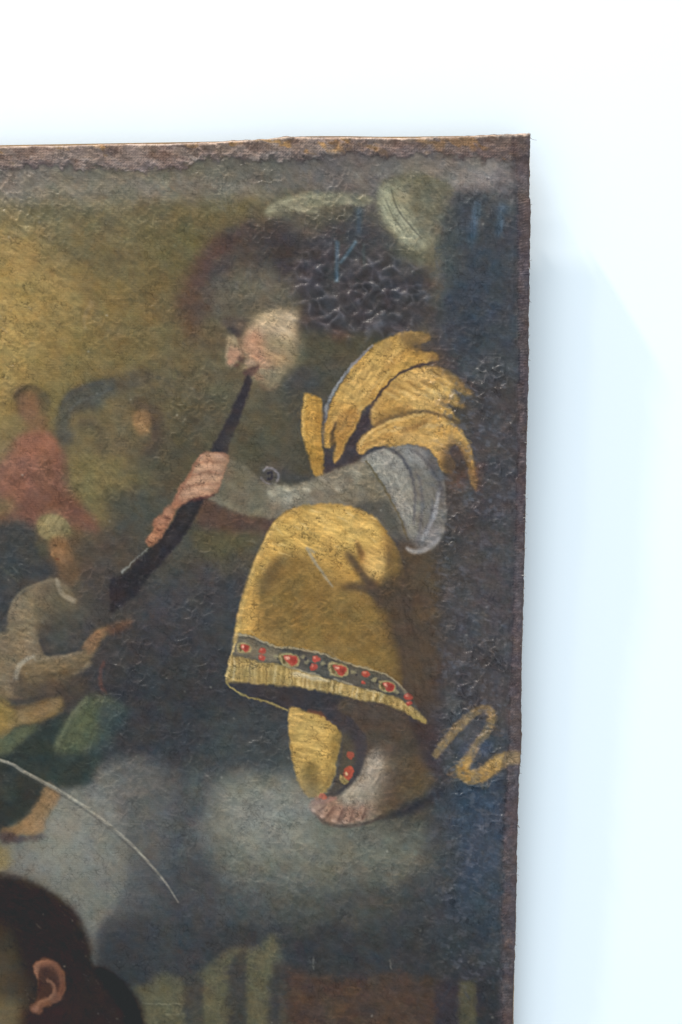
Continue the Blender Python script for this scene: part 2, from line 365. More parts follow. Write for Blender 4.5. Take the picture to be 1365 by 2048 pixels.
for k in range(9):
    stroke(L2, [(75 + k * 8, 700 + k * 34, 5), (140 + k * 5, 690 + k * 36, 6), (200, 720 + k * 34, 3)], '9a8b70', 2, .45, clip=coat)
fill(L2, [(240, 640), (400, 660), (380, 730), (290, 750), (220, 820), (200, 760)], '6b6350', 6, .6, clip=coat)
stroke(L2, [(325, 560, 6), (350, 640, 8), (430, 690, 7)], '9c927c', 1.6, .8)
stroke(L2, [(340, 600, 3), (330, 640, 3)], '5c5446', 1.5, .8)
fill(L2, [(232, 860), (300, 790), (430, 760), (480, 870), (460, 960), (380, 1000), (280, 1010), (235, 960)], '444543', 11, .75)
arm = fill(L2, [(130, 1080), (180, 1020), (320, 1010), (460, 975), (490, 910), (560, 850), (660, 820), (740, 790), (740, 820), (640, 870), (590, 900), (540, 980), (500, 1030), (430, 1090), (330, 1130), (200, 1180), (140, 1150)], '7a694f', 3, .95, keep=True, st=(160, .1))
fill(L2, [(490, 910), (560, 850), (600, 880), (560, 960), (500, 990)], '86674c', 3, .8, clip=arm)
fill(L2, [(600, 840), (740, 790), (750, 820), (640, 880)], '584038', 4, .7)
stroke(L2, [(90, 1138, 10), (110, 1060, 9), (200, 1000, 5)], 'a09a88', 2, .8)
stroke(L2, [(590, 1030, 7), (570, 1100, 8), (575, 1160, 7), (610, 1220, 4)], '5f4640', 2, .8)
fill(L2, [(60, 1140), (120, 1100), (180, 1150), (420, 1110), (500, 1140), (460, 1240), (300, 1260), (140, 1270)], '4a4138', 6, .75)
for k in range(4): stroke(K1, [(20 + 26 * k, 0, 5), (40 + 22 * k, 110, 3)], '77705f', 2, .4)
# knees and robes
fill(K1, [(-400, 150), (0, 160), (70, 210), (160, 205), (300, 160), (360, 170), (350, 240), (230, 300), (100, 320), (0, 400), (-400, 480)], '84704a', 4, .95, st=(150, .1))
fill(K1, [(-400, 170), (0, 180), (80, 230), (60, 310), (0, 360), (-400, 420)], '97803f', 7, .6)
fill(K1, [(-400, 470), (0, 385), (100, 330), (225, 318), (180, 380), (60, 470), (0, 492), (-400, 600)], '59614a', 4, .95)
fill(K1, [(-400, 590), (0, 495), (120, 420), (230, 320), (390, 255), (340, 400), (330, 480), (440, 460), (560, 440), (560, 560), (480, 650), (400, 670), (250, 640), (100, 560), (0, 520), (-400, 650)], '2e3735', 5, .95)
fill(K1, [(-400, 560), (0, 530), (100, 580), (265, 650), (230, 750), (150, 830), (60, 880), (0, 930), (-400, 960)], '2c312f', 4, .97)
green = fill(K1, [(440, 210), (500, 155), (590, 140), (660, 165), (720, 230), (640, 300), (570, 430), (480, 470), (400, 480), (320, 480), (315, 425), (370, 320)], '535c48', 6, .95, keep=True, st=(110, .12))
fill(K1, [(560, 200), (740, 220), (700, 320), (600, 460), (540, 540), (500, 470), (560, 380)], '3b4b52', 8, .8)
stroke(K1, [(500, 160, 8), (430, 240, 8), (370, 330, 6), (320, 440, 6)], '7c8568', 3, .55)
fill(K1, [(0, 600), (60, 590), (90, 700), (30, 740), (-60, 700)], '4c544c', 8, .35)
fill(K1, [(420, 500), (560, 500), (540, 620), (440, 660)], '33413f', 8, .6)

# ---- clouds below
fill(K1, [(540, 640), (560, 560), (620, 505), (760, 480), (920, 520), (1010, 620), (1040, 740), (900, 800), (760, 800), (660, 740)], '646562', 8, .8)
fill(K1, [(545, 590), (600, 570), (665, 630), (660, 700), (600, 690), (548, 640)], '6f706b', 4, .6)
lightc = fill(K1, [(290, 790), (330, 720), (430, 680), (520, 665), (640, 730), (690, 800), (700, 920), (740, 1040), (700, 1250), (560, 1500), (520, 1700), (420, 1400), (200, 1150), (20, 1120), (20, 990), (240, 940)], '787a71', 7, .85, keep=True, st=(40, .06))
fill(K1, [(280, 830), (400, 780), (450, 900), (380, 1040), (300, 1000)], '8a8670', 9, .5)
fill(K1, [(450, 700), (640, 740), (670, 860), (560, 920), (460, 800)], '7e827d', 8, .5)
fill(K1, [(-200, 1000), (30, 1000), (40, 1130), (-200, 1150)], '8f7d50', 6, .7)
fill(None, [(330, 1560), (400, 1560), (420, 1700), (400, 1820), (340, 1880), (280, 1840), (270, 1700), (300, 1620)], '50535a', 16, .6)
fill(None, [(240, 1600), (330, 1600), (330, 1700), (260, 1720)], '66665f', 14, .5)
fill(None, [(340, 1750), (450, 1700), (420, 1870), (330, 1900)], '414348', 14, .6)
fill(None, [(410, 1640), (440, 1560), (520, 1535), (600, 1560), (680, 1640), (760, 1660), (850, 1660), (840, 1730), (700, 1770), (540, 1780), (430, 1740)], '71746a', 18, .7, st=(30, .07))
fill(None, [(460, 1580), (560, 1590), (600, 1640), (560, 1700), (470, 1680)], '7d8078', 16, .5)
fill(None, [(430, 1420), (560, 1440), (575, 1520), (500, 1545), (420, 1520)], '43494e', 14, .6)
fill(None, [(200, 1900), (300, 1880), (440, 1850), (560, 1870), (700, 1860), (860, 1850), (940, 1900), (930, 1950), (700, 1965), (560, 1940), (480, 1900), (420, 1960), (280, 2000), (225, 1980)], '35383d', 10, .8)
fill(None, [(205, 1860), (320, 1820), (400, 1850), (400, 1930), (300, 1970), (215, 1930)], '3b3e44', 12, .7)
# foot of the seated figure
ft = fill(K1, [(270, 650), (335, 700), (330, 765), (262, 850), (252, 925), (190, 945), (120, 935), (60, 965), (5, 945), (20, 905), (80, 885), (150, 835), (215, 755)], '8d704e', 3, .97, keep=True, st=(140, .1))
fill(K1, [(130, 860), (230, 850), (240, 900), (160, 920)], 'a17f59', 4, .7, clip=ft)
fill(K1, [(0, 930), (60, 925), (130, 950), (255, 930), (250, 960), (110, 975), (10, 975)], '4b3e3f', 3, .85)
# torn stroke of white across the clouds


# ---- yellow doublet
dark = fill(G, [(440, 600), (500, 520), (560, 455), (580, 480), (490, 570), (480, 650), (420, 730), (400, 840), (300, 880), (235, 920), (235, 780), (300, 850), (350, 740)], '403a3e', 3, .95, keep=True)
strip = fill(G, [(133, 495), (150, 488), (185, 502), (222, 525), (228, 560), (222, 700), (227, 820), (233, 915), (212, 930), (192, 935), (172, 890), (152, 820), (125, 740), (116, 640), (120, 560)], 'b98f3f', 1.5, 1, keep=True, st=(80, .12))
stroke(G, [(135, 500, 5), (122, 600, 5), (128, 740, 4)], 'd6b568', 1.5, .7, clip=strip)
fill(G, [(190, 520), (220, 530), (222, 800), (200, 860)], '9f7630', 3, .5, clip=strip)
p1 = fill(G, [(590, 190), (690, 165), (760, 172), (790, 200), (740, 230), (740, 270), (800, 275), (835, 300), (820, 322), (730, 340), (650, 375), (580, 440), (510, 520), (450, 565), (405, 650), (360, 735), (325, 800), (300, 850), (282, 845), (292, 740), (262, 775), (236, 760), (234, 660), (275, 530), (350, 400), (430, 290), (510, 225)], 'bd9548', 2.2, 1, keep=True, st=(125, .14))
for k in range(14):
    x_, y_ = 660 - 24 * k, 215 + 30 * k + (k % 3) * 30
    stroke(G, [(x_ + 40, y_ - 50, 3), (x_, y_, 8), (x_ - 30, y_ + 60, 3)], ['8f6c34', 'd9bb74', 'a67e3c', 'e0c484'][k % 4], 2.5, .45, clip=p1)
fill(G, [(560, 220), (660, 200), (640, 300), (520, 420), (420, 540), (330, 640), (270, 640), (360, 420), (460, 290)], 'cba65a', 6, .75, clip=p1, st=(125, .14))
fill(G, [(640, 170), (800, 180), (800, 260), (690, 260), (640, 230)], '8a6c44', 6, .8, clip=p1)
fill(G, [(300, 620), (370, 560), (420, 600), (360, 720), (300, 850), (285, 760)], 'a5783a', 4, .7, clip=p1)
stroke(G, [(275, 780, 5), (280, 700, 8), (300, 640, 4)], '4c4238', 2, .85)
stroke(G, [(690, 240, 6), (620, 300, 8), (540, 380, 6)], '9c7538', 3, .6, clip=p1)
stroke(G, [(495, 235, 3), (430, 290, 5), (350, 385, 6), (290, 470, 7), (250, 560, 7), (240, 640, 4)], '8a8a92', 1.4, .85, st=(125, .2))
stroke(G, [(232, 520, 3), (232, 760, 4)], '54555c', 1.5, .7)
fill(G, [(690, 225), (760, 230), (770, 265), (700, 262)], '544a40', 4, .8)
p2 = fill(G, [(485, 560), (525, 500), (590, 420), (680, 362), (790, 345), (870, 362), (940, 410), (1000, 475), (1010, 500), (960, 492), (905, 462), (940, 520), (972, 565), (930, 568), (885, 545), (915, 600), (945, 645), (880, 620), (770, 588), (650, 598), (560, 628), (500, 662), (478, 620)], 'c29c52', 2.6, 1, keep=True, st=(20, .14))
fill(G, [(500, 560), (560, 460), (640, 400), (640, 480), (600, 540), (530, 590)], 'ab8544', 5, .7, clip=p2, st=(120, .14))
fill(G, [(640, 400), (780, 370), (880, 430), (860, 520), (740, 560), (650, 520)], 'd0ab60', 7, .7, clip=p2, st=(20, .16))
fill(G, [(500, 620), (620, 550), (700, 560), (640, 610), (520, 660)], '8f6c3a', 4, .7, clip=p2)
fill(G, [(840, 360), (960, 420), (1010, 500), (900, 440)], '94794a', 4, .6, clip=p2)
p3 = fill(G, [(410, 795), (412, 750), (450, 700), (540, 645), (650, 605), (760, 592), (860, 615), (940, 675), (1000, 760), (1020, 850), (1040, 960), (1015, 990), (990, 900), (960, 810), (920, 760), (885, 800), (920, 860), (900, 910), (850, 900), (820, 830), (760, 775), (680, 760), (610, 778), (500, 770), (450, 808), (425, 808)], 'c09850', 2.2, 1, keep=True, st=(150, .14))
stroke(G, [(420, 760, 6), (480, 690, 5), (600, 630, 5), (760, 600, 4)], 'd7b874', 1.6, .7, clip=p3)
for k in range(12):
    x_, y_ = 520 + 36 * k, 640 + (k * 41 % 90)
    stroke(G, [(x_ - 40, y_ + 14, 3), (x_, y_, 8), (x_ + 50, y_ + 8, 3)], ['94703a', 'dcc07c', 'a8803e', 'e2ca90'][k % 4], 2.5, .42, clip=p3)
    stroke(G, [(x_ - 40, y_ - 240, 3), (x_, y_ - 220, 8), (x_ + 50, y_ - 190, 3)], ['e0c684', '9a7438', 'd8b870', '8c6832'][k % 4], 2.5, .42, clip=p2)
stroke(G, [(640, 690, 10), (720, 660, 10), (770, 640, 6)], '8c6636', 3, .8, clip=p3)
fill(G, [(600, 700), (720, 690), (820, 700), (860, 770), (760, 760), (640, 740)], 'cfa962', 5, .7, clip=p3)
fill(G, [(840, 800), (930, 790), (960, 900), (880, 920)], '8b6a42', 5, .7, clip=p3)
stroke(G, [(430, 780, 6), (500, 740, 6), (600, 700, 4)], '9a7238', 2.5, .6, clip=p3)
for (x, y, l, a_) in ((800, 190, 70, 10), (830, 300, 50, -5), (1000, 490, 60, 40), (972, 565, 60, 38), (945, 645, 50, 40), (890, 540, 60, 30), (1020, 960, 50, 80), (890, 900, 60, 70), (860, 360, 90, 35)):
    stroke(G, [(x - l * math.cos(math.radians(a_)), y - l * math.sin(math.radians(a_)), 14), (x, y, 12), (x + l * .6 * math.cos(math.radians(a_)), y + l * .6 * math.sin(math.radians(a_)), 3)], '6a5640', 6, .7)
stroke(G, [(470, 560, 3), (520, 500, 6), (590, 420, 4), (650, 375, 5), (740, 342, 5), (830, 320, 3)], '463c3a', 1.3, .9)
stroke(G, [(500, 655, 3), (600, 605, 4), (720, 585, 3), (850, 605, 4), (930, 645, 3)], '5f4c3a', 1.5, .75)
fill(G, [(1010, 880), (1070, 900), (1060, 1000), (1020, 1010)], '6b4c40', 5, .6)
fill(G, [(880, 760), (960, 760), (1000, 880), (920, 1000), (870, 940)], '54453e', 6, .7)
fill(G, [(830, 300), (960, 380), (1010, 470), (960, 440), (860, 360)], '514b4c', 5, .5)

# ---- arm, bracelet, sleeve
fill(M1, [(0, 320), (200, 410), (360, 430), (330, 500), (180, 510), (0, 480)], '5b453e', 6, .8)
fill(M1, [(-20, 490), (150, 500), (290, 500), (260, 560), (100, 610), (0, 590)], '5c5840', 8, .7)
armm = fill(M1, [(60, 150), (130, 140), (220, 180), (290, 240), (400, 268), (500, 252), (590, 222), (700, 182), (800, 145), (860, 180), (930, 300), (990, 440), (1030, 560), (1000, 560), (900, 500), (700, 420), (480, 400), (360, 430), (230, 415), (120, 365), (40, 320)], '7d7768', 3, 1, keep=True, st=(40, .07))
fill(M1, [(60, 150), (150, 150), (280, 220), (320, 300), (360, 430), (230, 415), (120, 365), (40, 320)], '6a6555', 7, .85, clip=armm)
stroke(M1, [(130, 360, 9), (250, 400, 10), (370, 390, 8)], '87826c', 4, .6, clip=armm)
fill(M1, [(340, 280), (420, 270), (500, 290), (480, 350), (400, 360), (340, 330)], '989484', 5, .7, clip=armm, st=(160, .15))
fill(M1, [(480, 270), (620, 230), (780, 170), (830, 200), (760, 260), (600, 290), (520, 330)], '8f8976', 6, .75, clip=armm, st=(160, .12))
fill(M1, [(560, 330), (760, 270), (880, 300), (900, 380), (780, 370), (620, 360)], '7e7663', 6, .7, clip=armm)
fill(M1, [(760, 370), (900, 340), (960, 430), (1020, 560), (960, 540), (880, 460)], '54524c', 5, .85, clip=armm)
for (x, y) in ((720, 240), (800, 260), (560, 300), (640, 320), (730, 350), (850, 240)):
    blob(M1, x, y, 26, 18, '6a6050', 3, .5, clip=armm, ang=30)
for (x, y) in ((420, 290), (350, 310), (520, 290), (680, 290), (770, 210), (470, 320)):
    blob(M1, x, y, 22, 10, 'aba692', 2, .55, clip=armm, ang=25)
fill(M1, [(288, 215), (300, 180), (340, 160), (380, 175), (400, 215), (395, 255), (340, 262), (300, 250)], '56524f', 7, .7)
stroke(M1, [(305, 200, 4), (330, 185, 5), (365, 195, 5), (385, 225, 4), (375, 250, 3)], '8a868a', 1.2, .8)
stroke(M1, [(330, 215, 4), (350, 205, 3), (352, 235, 4), (330, 240, 3)], '34313a', 1.2, .85)
stroke(M1, [(300, 230, 3), (320, 255, 4), (350, 258, 3)], '8a868a', 1.2, .6)
fill(M1, [(400, 190), (560, 235), (520, 250), (410, 262)], '3f4146', 4, .6)
sl = fill(M1, [(778, 148), (830, 108), (900, 86), (980, 78), (1040, 72), (1110, 100), (1165, 165), (1190, 260), (1202, 380), (1190, 500), (1140, 575), (1060, 602), (1010, 590), (1000, 572), (1025, 555), (1010, 490), (960, 390), (905, 290), (850, 200), (805, 160)], '76746e', 2, 1, keep=True, st=(70, .08))
fill(M1, [(790, 140), (900, 90), (980, 130), (1020, 230), (1050, 350), (1060, 480), (1040, 580), (1010, 480), (940, 340), (860, 210)], '97958b', 5, .9, clip=sl, st=(65, .12))
fill(M1, [(960, 80), (1060, 80), (1120, 140), (1080, 180), (1000, 130)], '8f8f8d', 4, .8, clip=sl, st=(50, .15))
fill(M1, [(1100, 100), (1170, 170), (1195, 300), (1180, 400), (1150, 260), (1110, 180)], '5e5d60', 4, .8, clip=sl)
stroke(M1, [(920, 85, 5), (980, 130, 6), (1030, 210, 5), (1050, 330, 4), (1045, 460, 3)], '52525a', 1.8, .85, clip=sl)
stroke(M1, [(1060, 210, 4), (1085, 330, 5), (1070, 500, 5), (1050, 560, 3)], '5b5b63', 2.2, .7, clip=sl)
stroke(M1, [(1165, 300, 4), (1145, 400, 6), (1105, 490, 6), (1080, 540, 4)], '9c9ca4', 1.6, .8, clip=sl)
stroke(M1, [(1130, 330, 3), (1130, 420, 4), (1095, 500, 3)], '54555e', 1.5, .7, clip=sl)
stroke(M1, [(1000, 570, 4), (1040, 590, 8), (1100, 580, 7), (1170, 520, 4)], 'aaa9a8', 1.6, .75, clip=sl)
stroke(M1, [(810, 150, 4), (840, 190, 4), (900, 290, 4), (960, 400, 3), (1020, 540, 3)], '665c44', 1, .8)
stroke(M1, [(840, 110, 5), (900, 100, 6), (960, 140, 4)], 'b3b0a4', 1.8, .7, clip=sl)
for k in range(8): stroke(M1, [(860 + 16 * k, 130 + 30 * k, 3), (900 + 14 * k, 190 + 36 * k, 3)], 'aaa79a', 1.2, .4, clip=sl)
stroke(M1, [(1020, 90, 3), (1080, 130, 5), (1140, 200, 5), (1180, 300, 3)], '4f4e55', 1.6, .55)
stroke(M1, [(790, 135, 5), (840, 98, 7), (920, 78, 5)], '42434c', 2, .8)

# ---- brown shade behind the seated knee
fill(None, [(790, 1095), (870, 1110), (880, 1200), (870, 1330), (866, 1420), (830, 1400), (800, 1300), (760, 1200), (740, 1130)], '4f4336', 9, .85, st=(80, .07))
fill(None, [(830, 1110), (862, 1140), (866, 1240), (840, 1260), (815, 1180)], '5f5138', 9, .55)
fill(None, [(800, 1180), (850, 1200), (870, 1340), (860, 1430), (830, 1380), (800, 1270)], '44393a', 9, .55)

# ---- great yellow cloth over the knee
big = [(472, 1262), (486, 1200), (507, 1139), (527, 1086), (552, 1040), (585, 1018), (630, 1008), (679, 1009), (720, 1018), (749, 1036), (773, 1065), (794, 1098), (808, 1140), (812, 1190), (806, 1240), (800, 1290), (806, 1340), (800, 1372), (757, 1343), (700, 1326), (646, 1308), (597, 1298), (552, 1292), (500, 1272)]
cl = fill(None, big, 'b08b45', 2.4, 1, keep=True, st=(20, .10))
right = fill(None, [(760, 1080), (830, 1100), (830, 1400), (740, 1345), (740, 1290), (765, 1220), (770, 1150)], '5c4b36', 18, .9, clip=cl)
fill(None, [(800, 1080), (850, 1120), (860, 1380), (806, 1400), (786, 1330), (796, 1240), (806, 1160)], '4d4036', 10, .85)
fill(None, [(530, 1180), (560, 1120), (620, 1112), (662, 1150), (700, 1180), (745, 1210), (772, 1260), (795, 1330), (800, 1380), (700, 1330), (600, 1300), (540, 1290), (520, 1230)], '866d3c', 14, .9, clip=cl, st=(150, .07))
fill(None, [(560, 1150), (640, 1140), (690, 1190), (650, 1230), (570, 1220)], '97793a', 12, .5, clip=cl)
fill(None, [(620, 1230), (720, 1230), (760, 1290), (770, 1330), (690, 1310), (620, 1280)], '8d743c', 12, .6, clip=cl)
fill(None, [(556, 1042), (630, 1012), (720, 1022), (770, 1075), (760, 1110), (715, 1100), (700, 1150), (650, 1130), (600, 1100), (560, 1110), (535, 1140), (515, 1180), (505, 1160), (530, 1090)], 'cba653', 7, .9, clip=cl, st=(20, .13))
fill(None, [(486, 1205), (512, 1145), (530, 1150), (515, 1200), (505, 1265), (475, 1262)], 'c49c4c', 4, .85, clip=cl, st=(110, .12))
fill(None, [(620, 1020), (710, 1030), (740, 1070), (700, 1090), (640, 1060)], 'd8b663', 8, .6, clip=cl, st=(20, .15))
g_ = np.random.default_rng(77)
for k in range(70):
    x_ = g_.uniform(500, 780); y_ = g_.uniform(1015, 1130) if k % 3 else g_.uniform(1130, 1290); a_ = math.radians(g_.normal(25, 14)); l_ = g_.uniform(6, 18)
    stroke(None, [(x_ - l_ * math.cos(a_), y_ - l_ * math.sin(a_), 1), (x_, y_, g_.uniform(2, 5)), (x_ + l_ * math.cos(a_), y_ + l_ * math.sin(a_), 1)], ['e0c887', 'a07a36', 'd7b66a', '8f6d32'][k % 4], 1.2, .38 if k % 3 else .2, clip=cl)
fill(M1, [(800, 620), (850, 570), (900, 600), (895, 680), (860, 730), (820, 690)], 'cfa95c', 4, .85, clip=cl, st=(20, .12))
fill(M1, [(640, 620), (760, 600), (800, 700), (860, 760), (870, 830), (760, 780), (680, 740)], 'b18a3e', 7, .6, clip=cl)
stroke(M1, [(900, 480, 10), (950, 600, 14), (960, 720, 14), (920, 800, 10)], '8f7238', 5, .6, clip=cl)
stroke(M1, [(715, 595, 5), (770, 670, 14), (840, 760, 20), (890, 870, 16)], '514438', 4, .8, clip=cl)
stroke(M1, [(765, 540, 4), (785, 600, 12), (830, 680, 10)], '7a5a34', 3, .7, clip=cl)
stroke(M1, [(690, 770, 6), (780, 765, 14), (880, 800, 14)], '564a3c', 4, .75, clip=cl)
stroke(M1, [(780, 800, 6), (850, 860, 12), (900, 940, 14), (930, 1040, 14)], '64523a', 5, .7)
stroke(M1, [(415, 615, 6), (360, 690, 26), (290, 780, 22)], '6f5f40', 7, .75, clip=cl)
fill(M1, [(540, 640), (700, 620), (780, 700), (700, 800), (560, 760)], 'b08c46', 14, .45, clip=cl)
stroke(M1, [(285, 780, 8), (320, 880, 10), (330, 1000, 8)], '7a673c', 4, .6, clip=cl)
stroke(M1, [(560, 600, 3), (520, 570, 3), (560, 640, 5), (600, 700, 4), (650, 765, 3)], 'a39a84', 1.5, .8)
stroke(M1, [(370, 450, 4), (280, 620, 5), (215, 830, 5), (180, 1000, 5)], 'd9b766', 1.6, .65, clip=cl)
stroke(M1, [(700, 600, 3), (640, 640, 6), (560, 640, 4)], 'c7a354', 3, .5, clip=cl)
blob(M1, 1018, 895, 12, 16, '9a7468', 2, .7)
for k in range(6): blob(M1, 1010 + 8 * (k % 3), 830 + 60 * k, 10, 16, '4c3836', 3, .5)

# ---- dark inside of the robe, leg and foot
fill(M2, [(128, 345), (180, 345), (300, 355), (440, 370), (600, 395), (760, 425), (900, 460), (1050, 530), (1080, 560), (1000, 600), (820, 640), (700, 580), (600, 500), (430, 490), (300, 450), (200, 405), (150, 375)], '38363a', 3, .95)
leg = fill(M2, [(690, 430), (850, 440), (990, 490), (1040, 570), (1060, 660), (1100, 740), (1138, 800), (1135, 855), (1080, 905), (960, 960), (880, 1010), (800, 900), (790, 760), (740, 640), (690, 560)], '4e453c', 4, .95, keep=True, st=(80, .06))
fill(M2, [(780, 460), (960, 480), (1010, 560), (960, 620), (860, 600), (800, 560)], '51473f', 6, .7, clip=leg)
fill(M2, [(940, 740), (1060, 720), (1138, 810), (1130, 860), (1000, 930), (900, 980), (930, 860)], '584c3c', 6, .8, clip=leg)
fill(M2, [(1040, 540), (1140, 560), (1180, 700), (1180, 840), (1140, 800), (1090, 710)], '3e3233', 6, .75)
fill(M2, [(880, 1010), (1000, 955), (1110, 895), (1180, 850), (1190, 900), (1080, 970), (960, 1010), (880, 1020)], '2c2c32', 4, .9)
low = fill(M2, [(438, 480), (520, 496), (600, 512), (660, 555), (692, 600), (682, 660), (664, 740), (655, 810), (625, 870), (590, 905), (545, 915), (500, 880), (470, 800), (446, 700), (436, 600)], 'b7964c', 1.8, 1, keep=True, st=(10, .11))
fill(M2, [(450, 500), (600, 540), (650, 620), (600, 720), (500, 740), (450, 640)], 'c6a75b', 7, .7, clip=low, st=(10, .14))
fill(M2, [(500, 780), (560, 740), (600, 840), (640, 760), (650, 820), (600, 900), (540, 900)], '7d6938', 5, .8, clip=low)
blob(M2, 600, 850, 22, 40, 'a88c44', 4, .7, clip=low)
fill(M2, [(660, 560), (700, 600), (680, 700), (640, 760), (640, 660)], '84703c', 4, .7, clip=low)
stroke(M2, [(520, 494, 4), (600, 505, 8), (680, 555, 6)], '6e4536', 1.8, .85)
fill(M2, [(600, 495), (700, 500), (800, 600), (812, 700), (780, 800), (720, 870), (650, 915), (560, 940), (600, 905), (640, 870), (665, 800), (680, 700), (700, 610)], '403d40', 2.4, .97)
fill(M2, [(690, 600), (745, 640), (760, 700), (730, 800), (690, 860), (640, 890), (670, 800), (685, 700)], '5a5244', 4, .8)
foot = fill(M2, [(850, 668), (900, 675), (938, 730), (948, 800), (930, 880), (900, 950), (870, 1000), (800, 1028), (700, 1050), (620, 1040), (570, 1005), (532, 965), (545, 942), (620, 925), (700, 890), (765, 830), (800, 760), (820, 700)], '8a7f70', 3.2, 1, keep=True, st=(120, .08))
fill(M2, [(835, 690), (890, 690), (905, 760), (850, 850), (780, 920), (700, 960), (690, 910), (760, 840), (805, 760)], 'a69c8c', 5, .8, clip=foot, st=(120, .14))
fill(M2, [(900, 690), (960, 760), (960, 900), (880, 1020), (840, 1010), (880, 900), (915, 800)], '6a5c4c', 8, .9, clip=foot)
fill(M2, [(530, 930), (640, 905), (700, 960), (800, 990), (780, 1050), (620, 1060), (530, 990)], '95705f', 6, .75, clip=foot)
for (x0_, y0_, x1_, y1_) in ((600, 945, 556, 975), (640, 950, 600, 1003), (690, 960, 655, 1023), (740, 965, 712, 1030), (800, 950, 775, 1012)):
    stroke(M2, [(x0_, y0_, 7), ((x0_ + x1_) / 2, (y0_ + y1_) / 2, 9), (x1_, y1_, 10)], 'ad8670', 2, .75, clip=foot)
    blob(M2, x1_, y1_, 13, 9, 'c6a08c', 1.3, .7, clip=foot, ang=20)
    stroke(M2, [(x0_ + 22, y0_ + 8, 2.5), (x1_ + 24, y1_ + 4, 4)], '6a4a40', 1.6, .55, clip=foot)
stroke(M2, [(790, 800, 3), (740, 870, 4), (680, 915, 4)], 'bdb3a0', 2, .5, clip=foot)
stroke(M2, [(535, 968, 3), (600, 1025, 4), (700, 1054, 4), (820, 1035, 4), (890, 1000, 3)], '443635', 1.5, .7)
fill(M2, [(545, 930), (640, 905), (660, 925), (560, 955)], 'a0756a', 2.5, .8)

# ---- jewelled hem
TOP = [(168, 118), (240, 124), (300, 150), (370, 176), (480, 190), (600, 217), (740, 265), (870, 302), (960, 352), (1025, 430), (1060, 480)]
BOT = [(160, 215), (250, 238), (400, 268), (520, 300), (650, 340), (800, 380), (920, 410), (1000, 445), (1060, 490)]
FRG = [(130, 345), (160, 352), (240, 350), (300, 362), (440, 370), (560, 390), (680, 412), (800, 440), (900, 458), (1000, 495), (1080, 545), (1110, 545)]
fr = fill(M2, BOT + FRG[::-1], 'aa9358', 1.6, 1, keep=True, st=(90, .16))
rr = random.Random(5)
for k in range(46):
    t = k / 45; x = 150 + 900 * t; yb = np.interp(x, [p[0] for p in BOT], [p[1] for p in BOT]); yf = np.interp(x, [p[0] for p in FRG], [p[1] for p in FRG])
    stroke(M2, [(x, yb + 6, 4), (x - 6, yf - 4, 5)], rr.choice(['7c6838', 'c9b47c', 'd2c294', '8c7742', 'b89c5c', '9c8450']), 1.3, .38 + .2 * rr.random(), clip=fr)
for x in (245, 325, 452, 655): stroke(M2, [(x, 240 + (x - 245) * .2, 2.5), (x, 370 + (x - 245) * .13, 2.5)], '5c4c30', 1, .7, clip=fr)
fill(M2, [(460, 300), (520, 310), (600, 330), (640, 345), (600, 350), (500, 330), (460, 325)], 'd9cfae', 2.5, .7, clip=fr)
bandm = fill(M2, TOP + BOT[::-1], '56554f', 1.6, 1, keep=True, st=(20, .12))
fill(M2, [(165, 130), (260, 150), (380, 190), (370, 260), (250, 235), (160, 215)], '857c66', 6, .8, clip=bandm)
stroke(M2, [(p[0], p[1], 4) for p in TOP[:-1]], 'aea284', 1, .85)
stroke(M2, [(p[0] + 4, p[1] + 9, 2) for p in TOP[:-1]], '3d3b38', 1, .5)
for (x, y) in [(450, 280), (540, 305), (700, 350), (850, 398)]: stroke(M2, [(x - 50, y - 14, 3), (x, y, 4), (x + 50, y + 15, 3)], 'cfc39c', 1, .5)
stroke(M2, [(128, 345, 3), (150, 378, 4), (190, 402, 4), (245, 425, 4), (340, 452, 4), (430, 490, 3)], '9a8c55', 1, .9, st=(20, .3))
stroke(M2, [(170, 150, 4), (150, 240, 4), (130, 340, 4)], 'd0b878', 1.2, .8)
stroke(M2, [(1000, 470, 6), (1050, 520, 7), (1110, 545, 3)], 'a08c50', 1.4, .9)
for (x, y) in ((520, 250), (600, 262), (750, 300), (850, 340), (370, 225), (640, 260), (960, 400), (500, 225)):
    blob(M2, x, y, 13, 11, '9a9472', 1, .7); blob(M2, x + 14, y + 12, 8, 7, '34363c', 1, .7)
for (x, y, r) in ((220, 187, 27), (440, 242, 36), (680, 290, 36), (920, 372, 30)):
    fill(M2, [(x - r * 1.4, y - r * .95), (x + r * .9, y - r * .6), (x + r * 1.05, y + r * .8), (x - r * 1.1, y + r * .75)], 'a8996a', 1.2, .85)
    fill(M2, [(x - r * 1.1, y - r * .6), (x - r * .6, y - r * .3), (x - r * .6, y + r * .5), (x - r, y + r * .4)], '57452c', 1.2, .7)
    fill(M2, [(x - r * .8, y - r * .6), (x + r * .7, y - r * .5), (x + r * .95, y + r * .2), (x + r * .4, y + r * .8), (x - r * .3, y + r * .45)], 'b5443c', 1.1, .95)
    fill(M2, [(x, y - r * .3), (x + r * .7, y - r * .2), (x + r * .6, y + r * .5), (x + r * .1, y + r * .3)], '96322f', 1.2, .6)
    blob(M2, x - r * .35, y - r * .25, r * .3, r * .22, 'e0a894', 1, .8)
for (x, y, r) in ((305, 198, 17), (303, 231, 17), (566, 241, 20), (553, 278, 20), (810, 311, 18), (798, 352, 10), (1018, 424, 19), (1022, 456, 13)):
    blob(M2, x, y, r, r * .85, 'b4463c', 1.1, .95); blob(M2, x - r * .3, y - r * .35, r * .35, r * .25, 'dc9c88', 1, .7)
blob(M2, 732, 705, 16, 20, 'a84c3c', 1.4, .9)
fill(M2, [(705, 770), (745, 765), (748, 800), (725, 830), (700, 815)], 'b54c3c', 1.3, .95); blob(M2, 712, 800, 9, 12, 'e0c090', 1, .8)
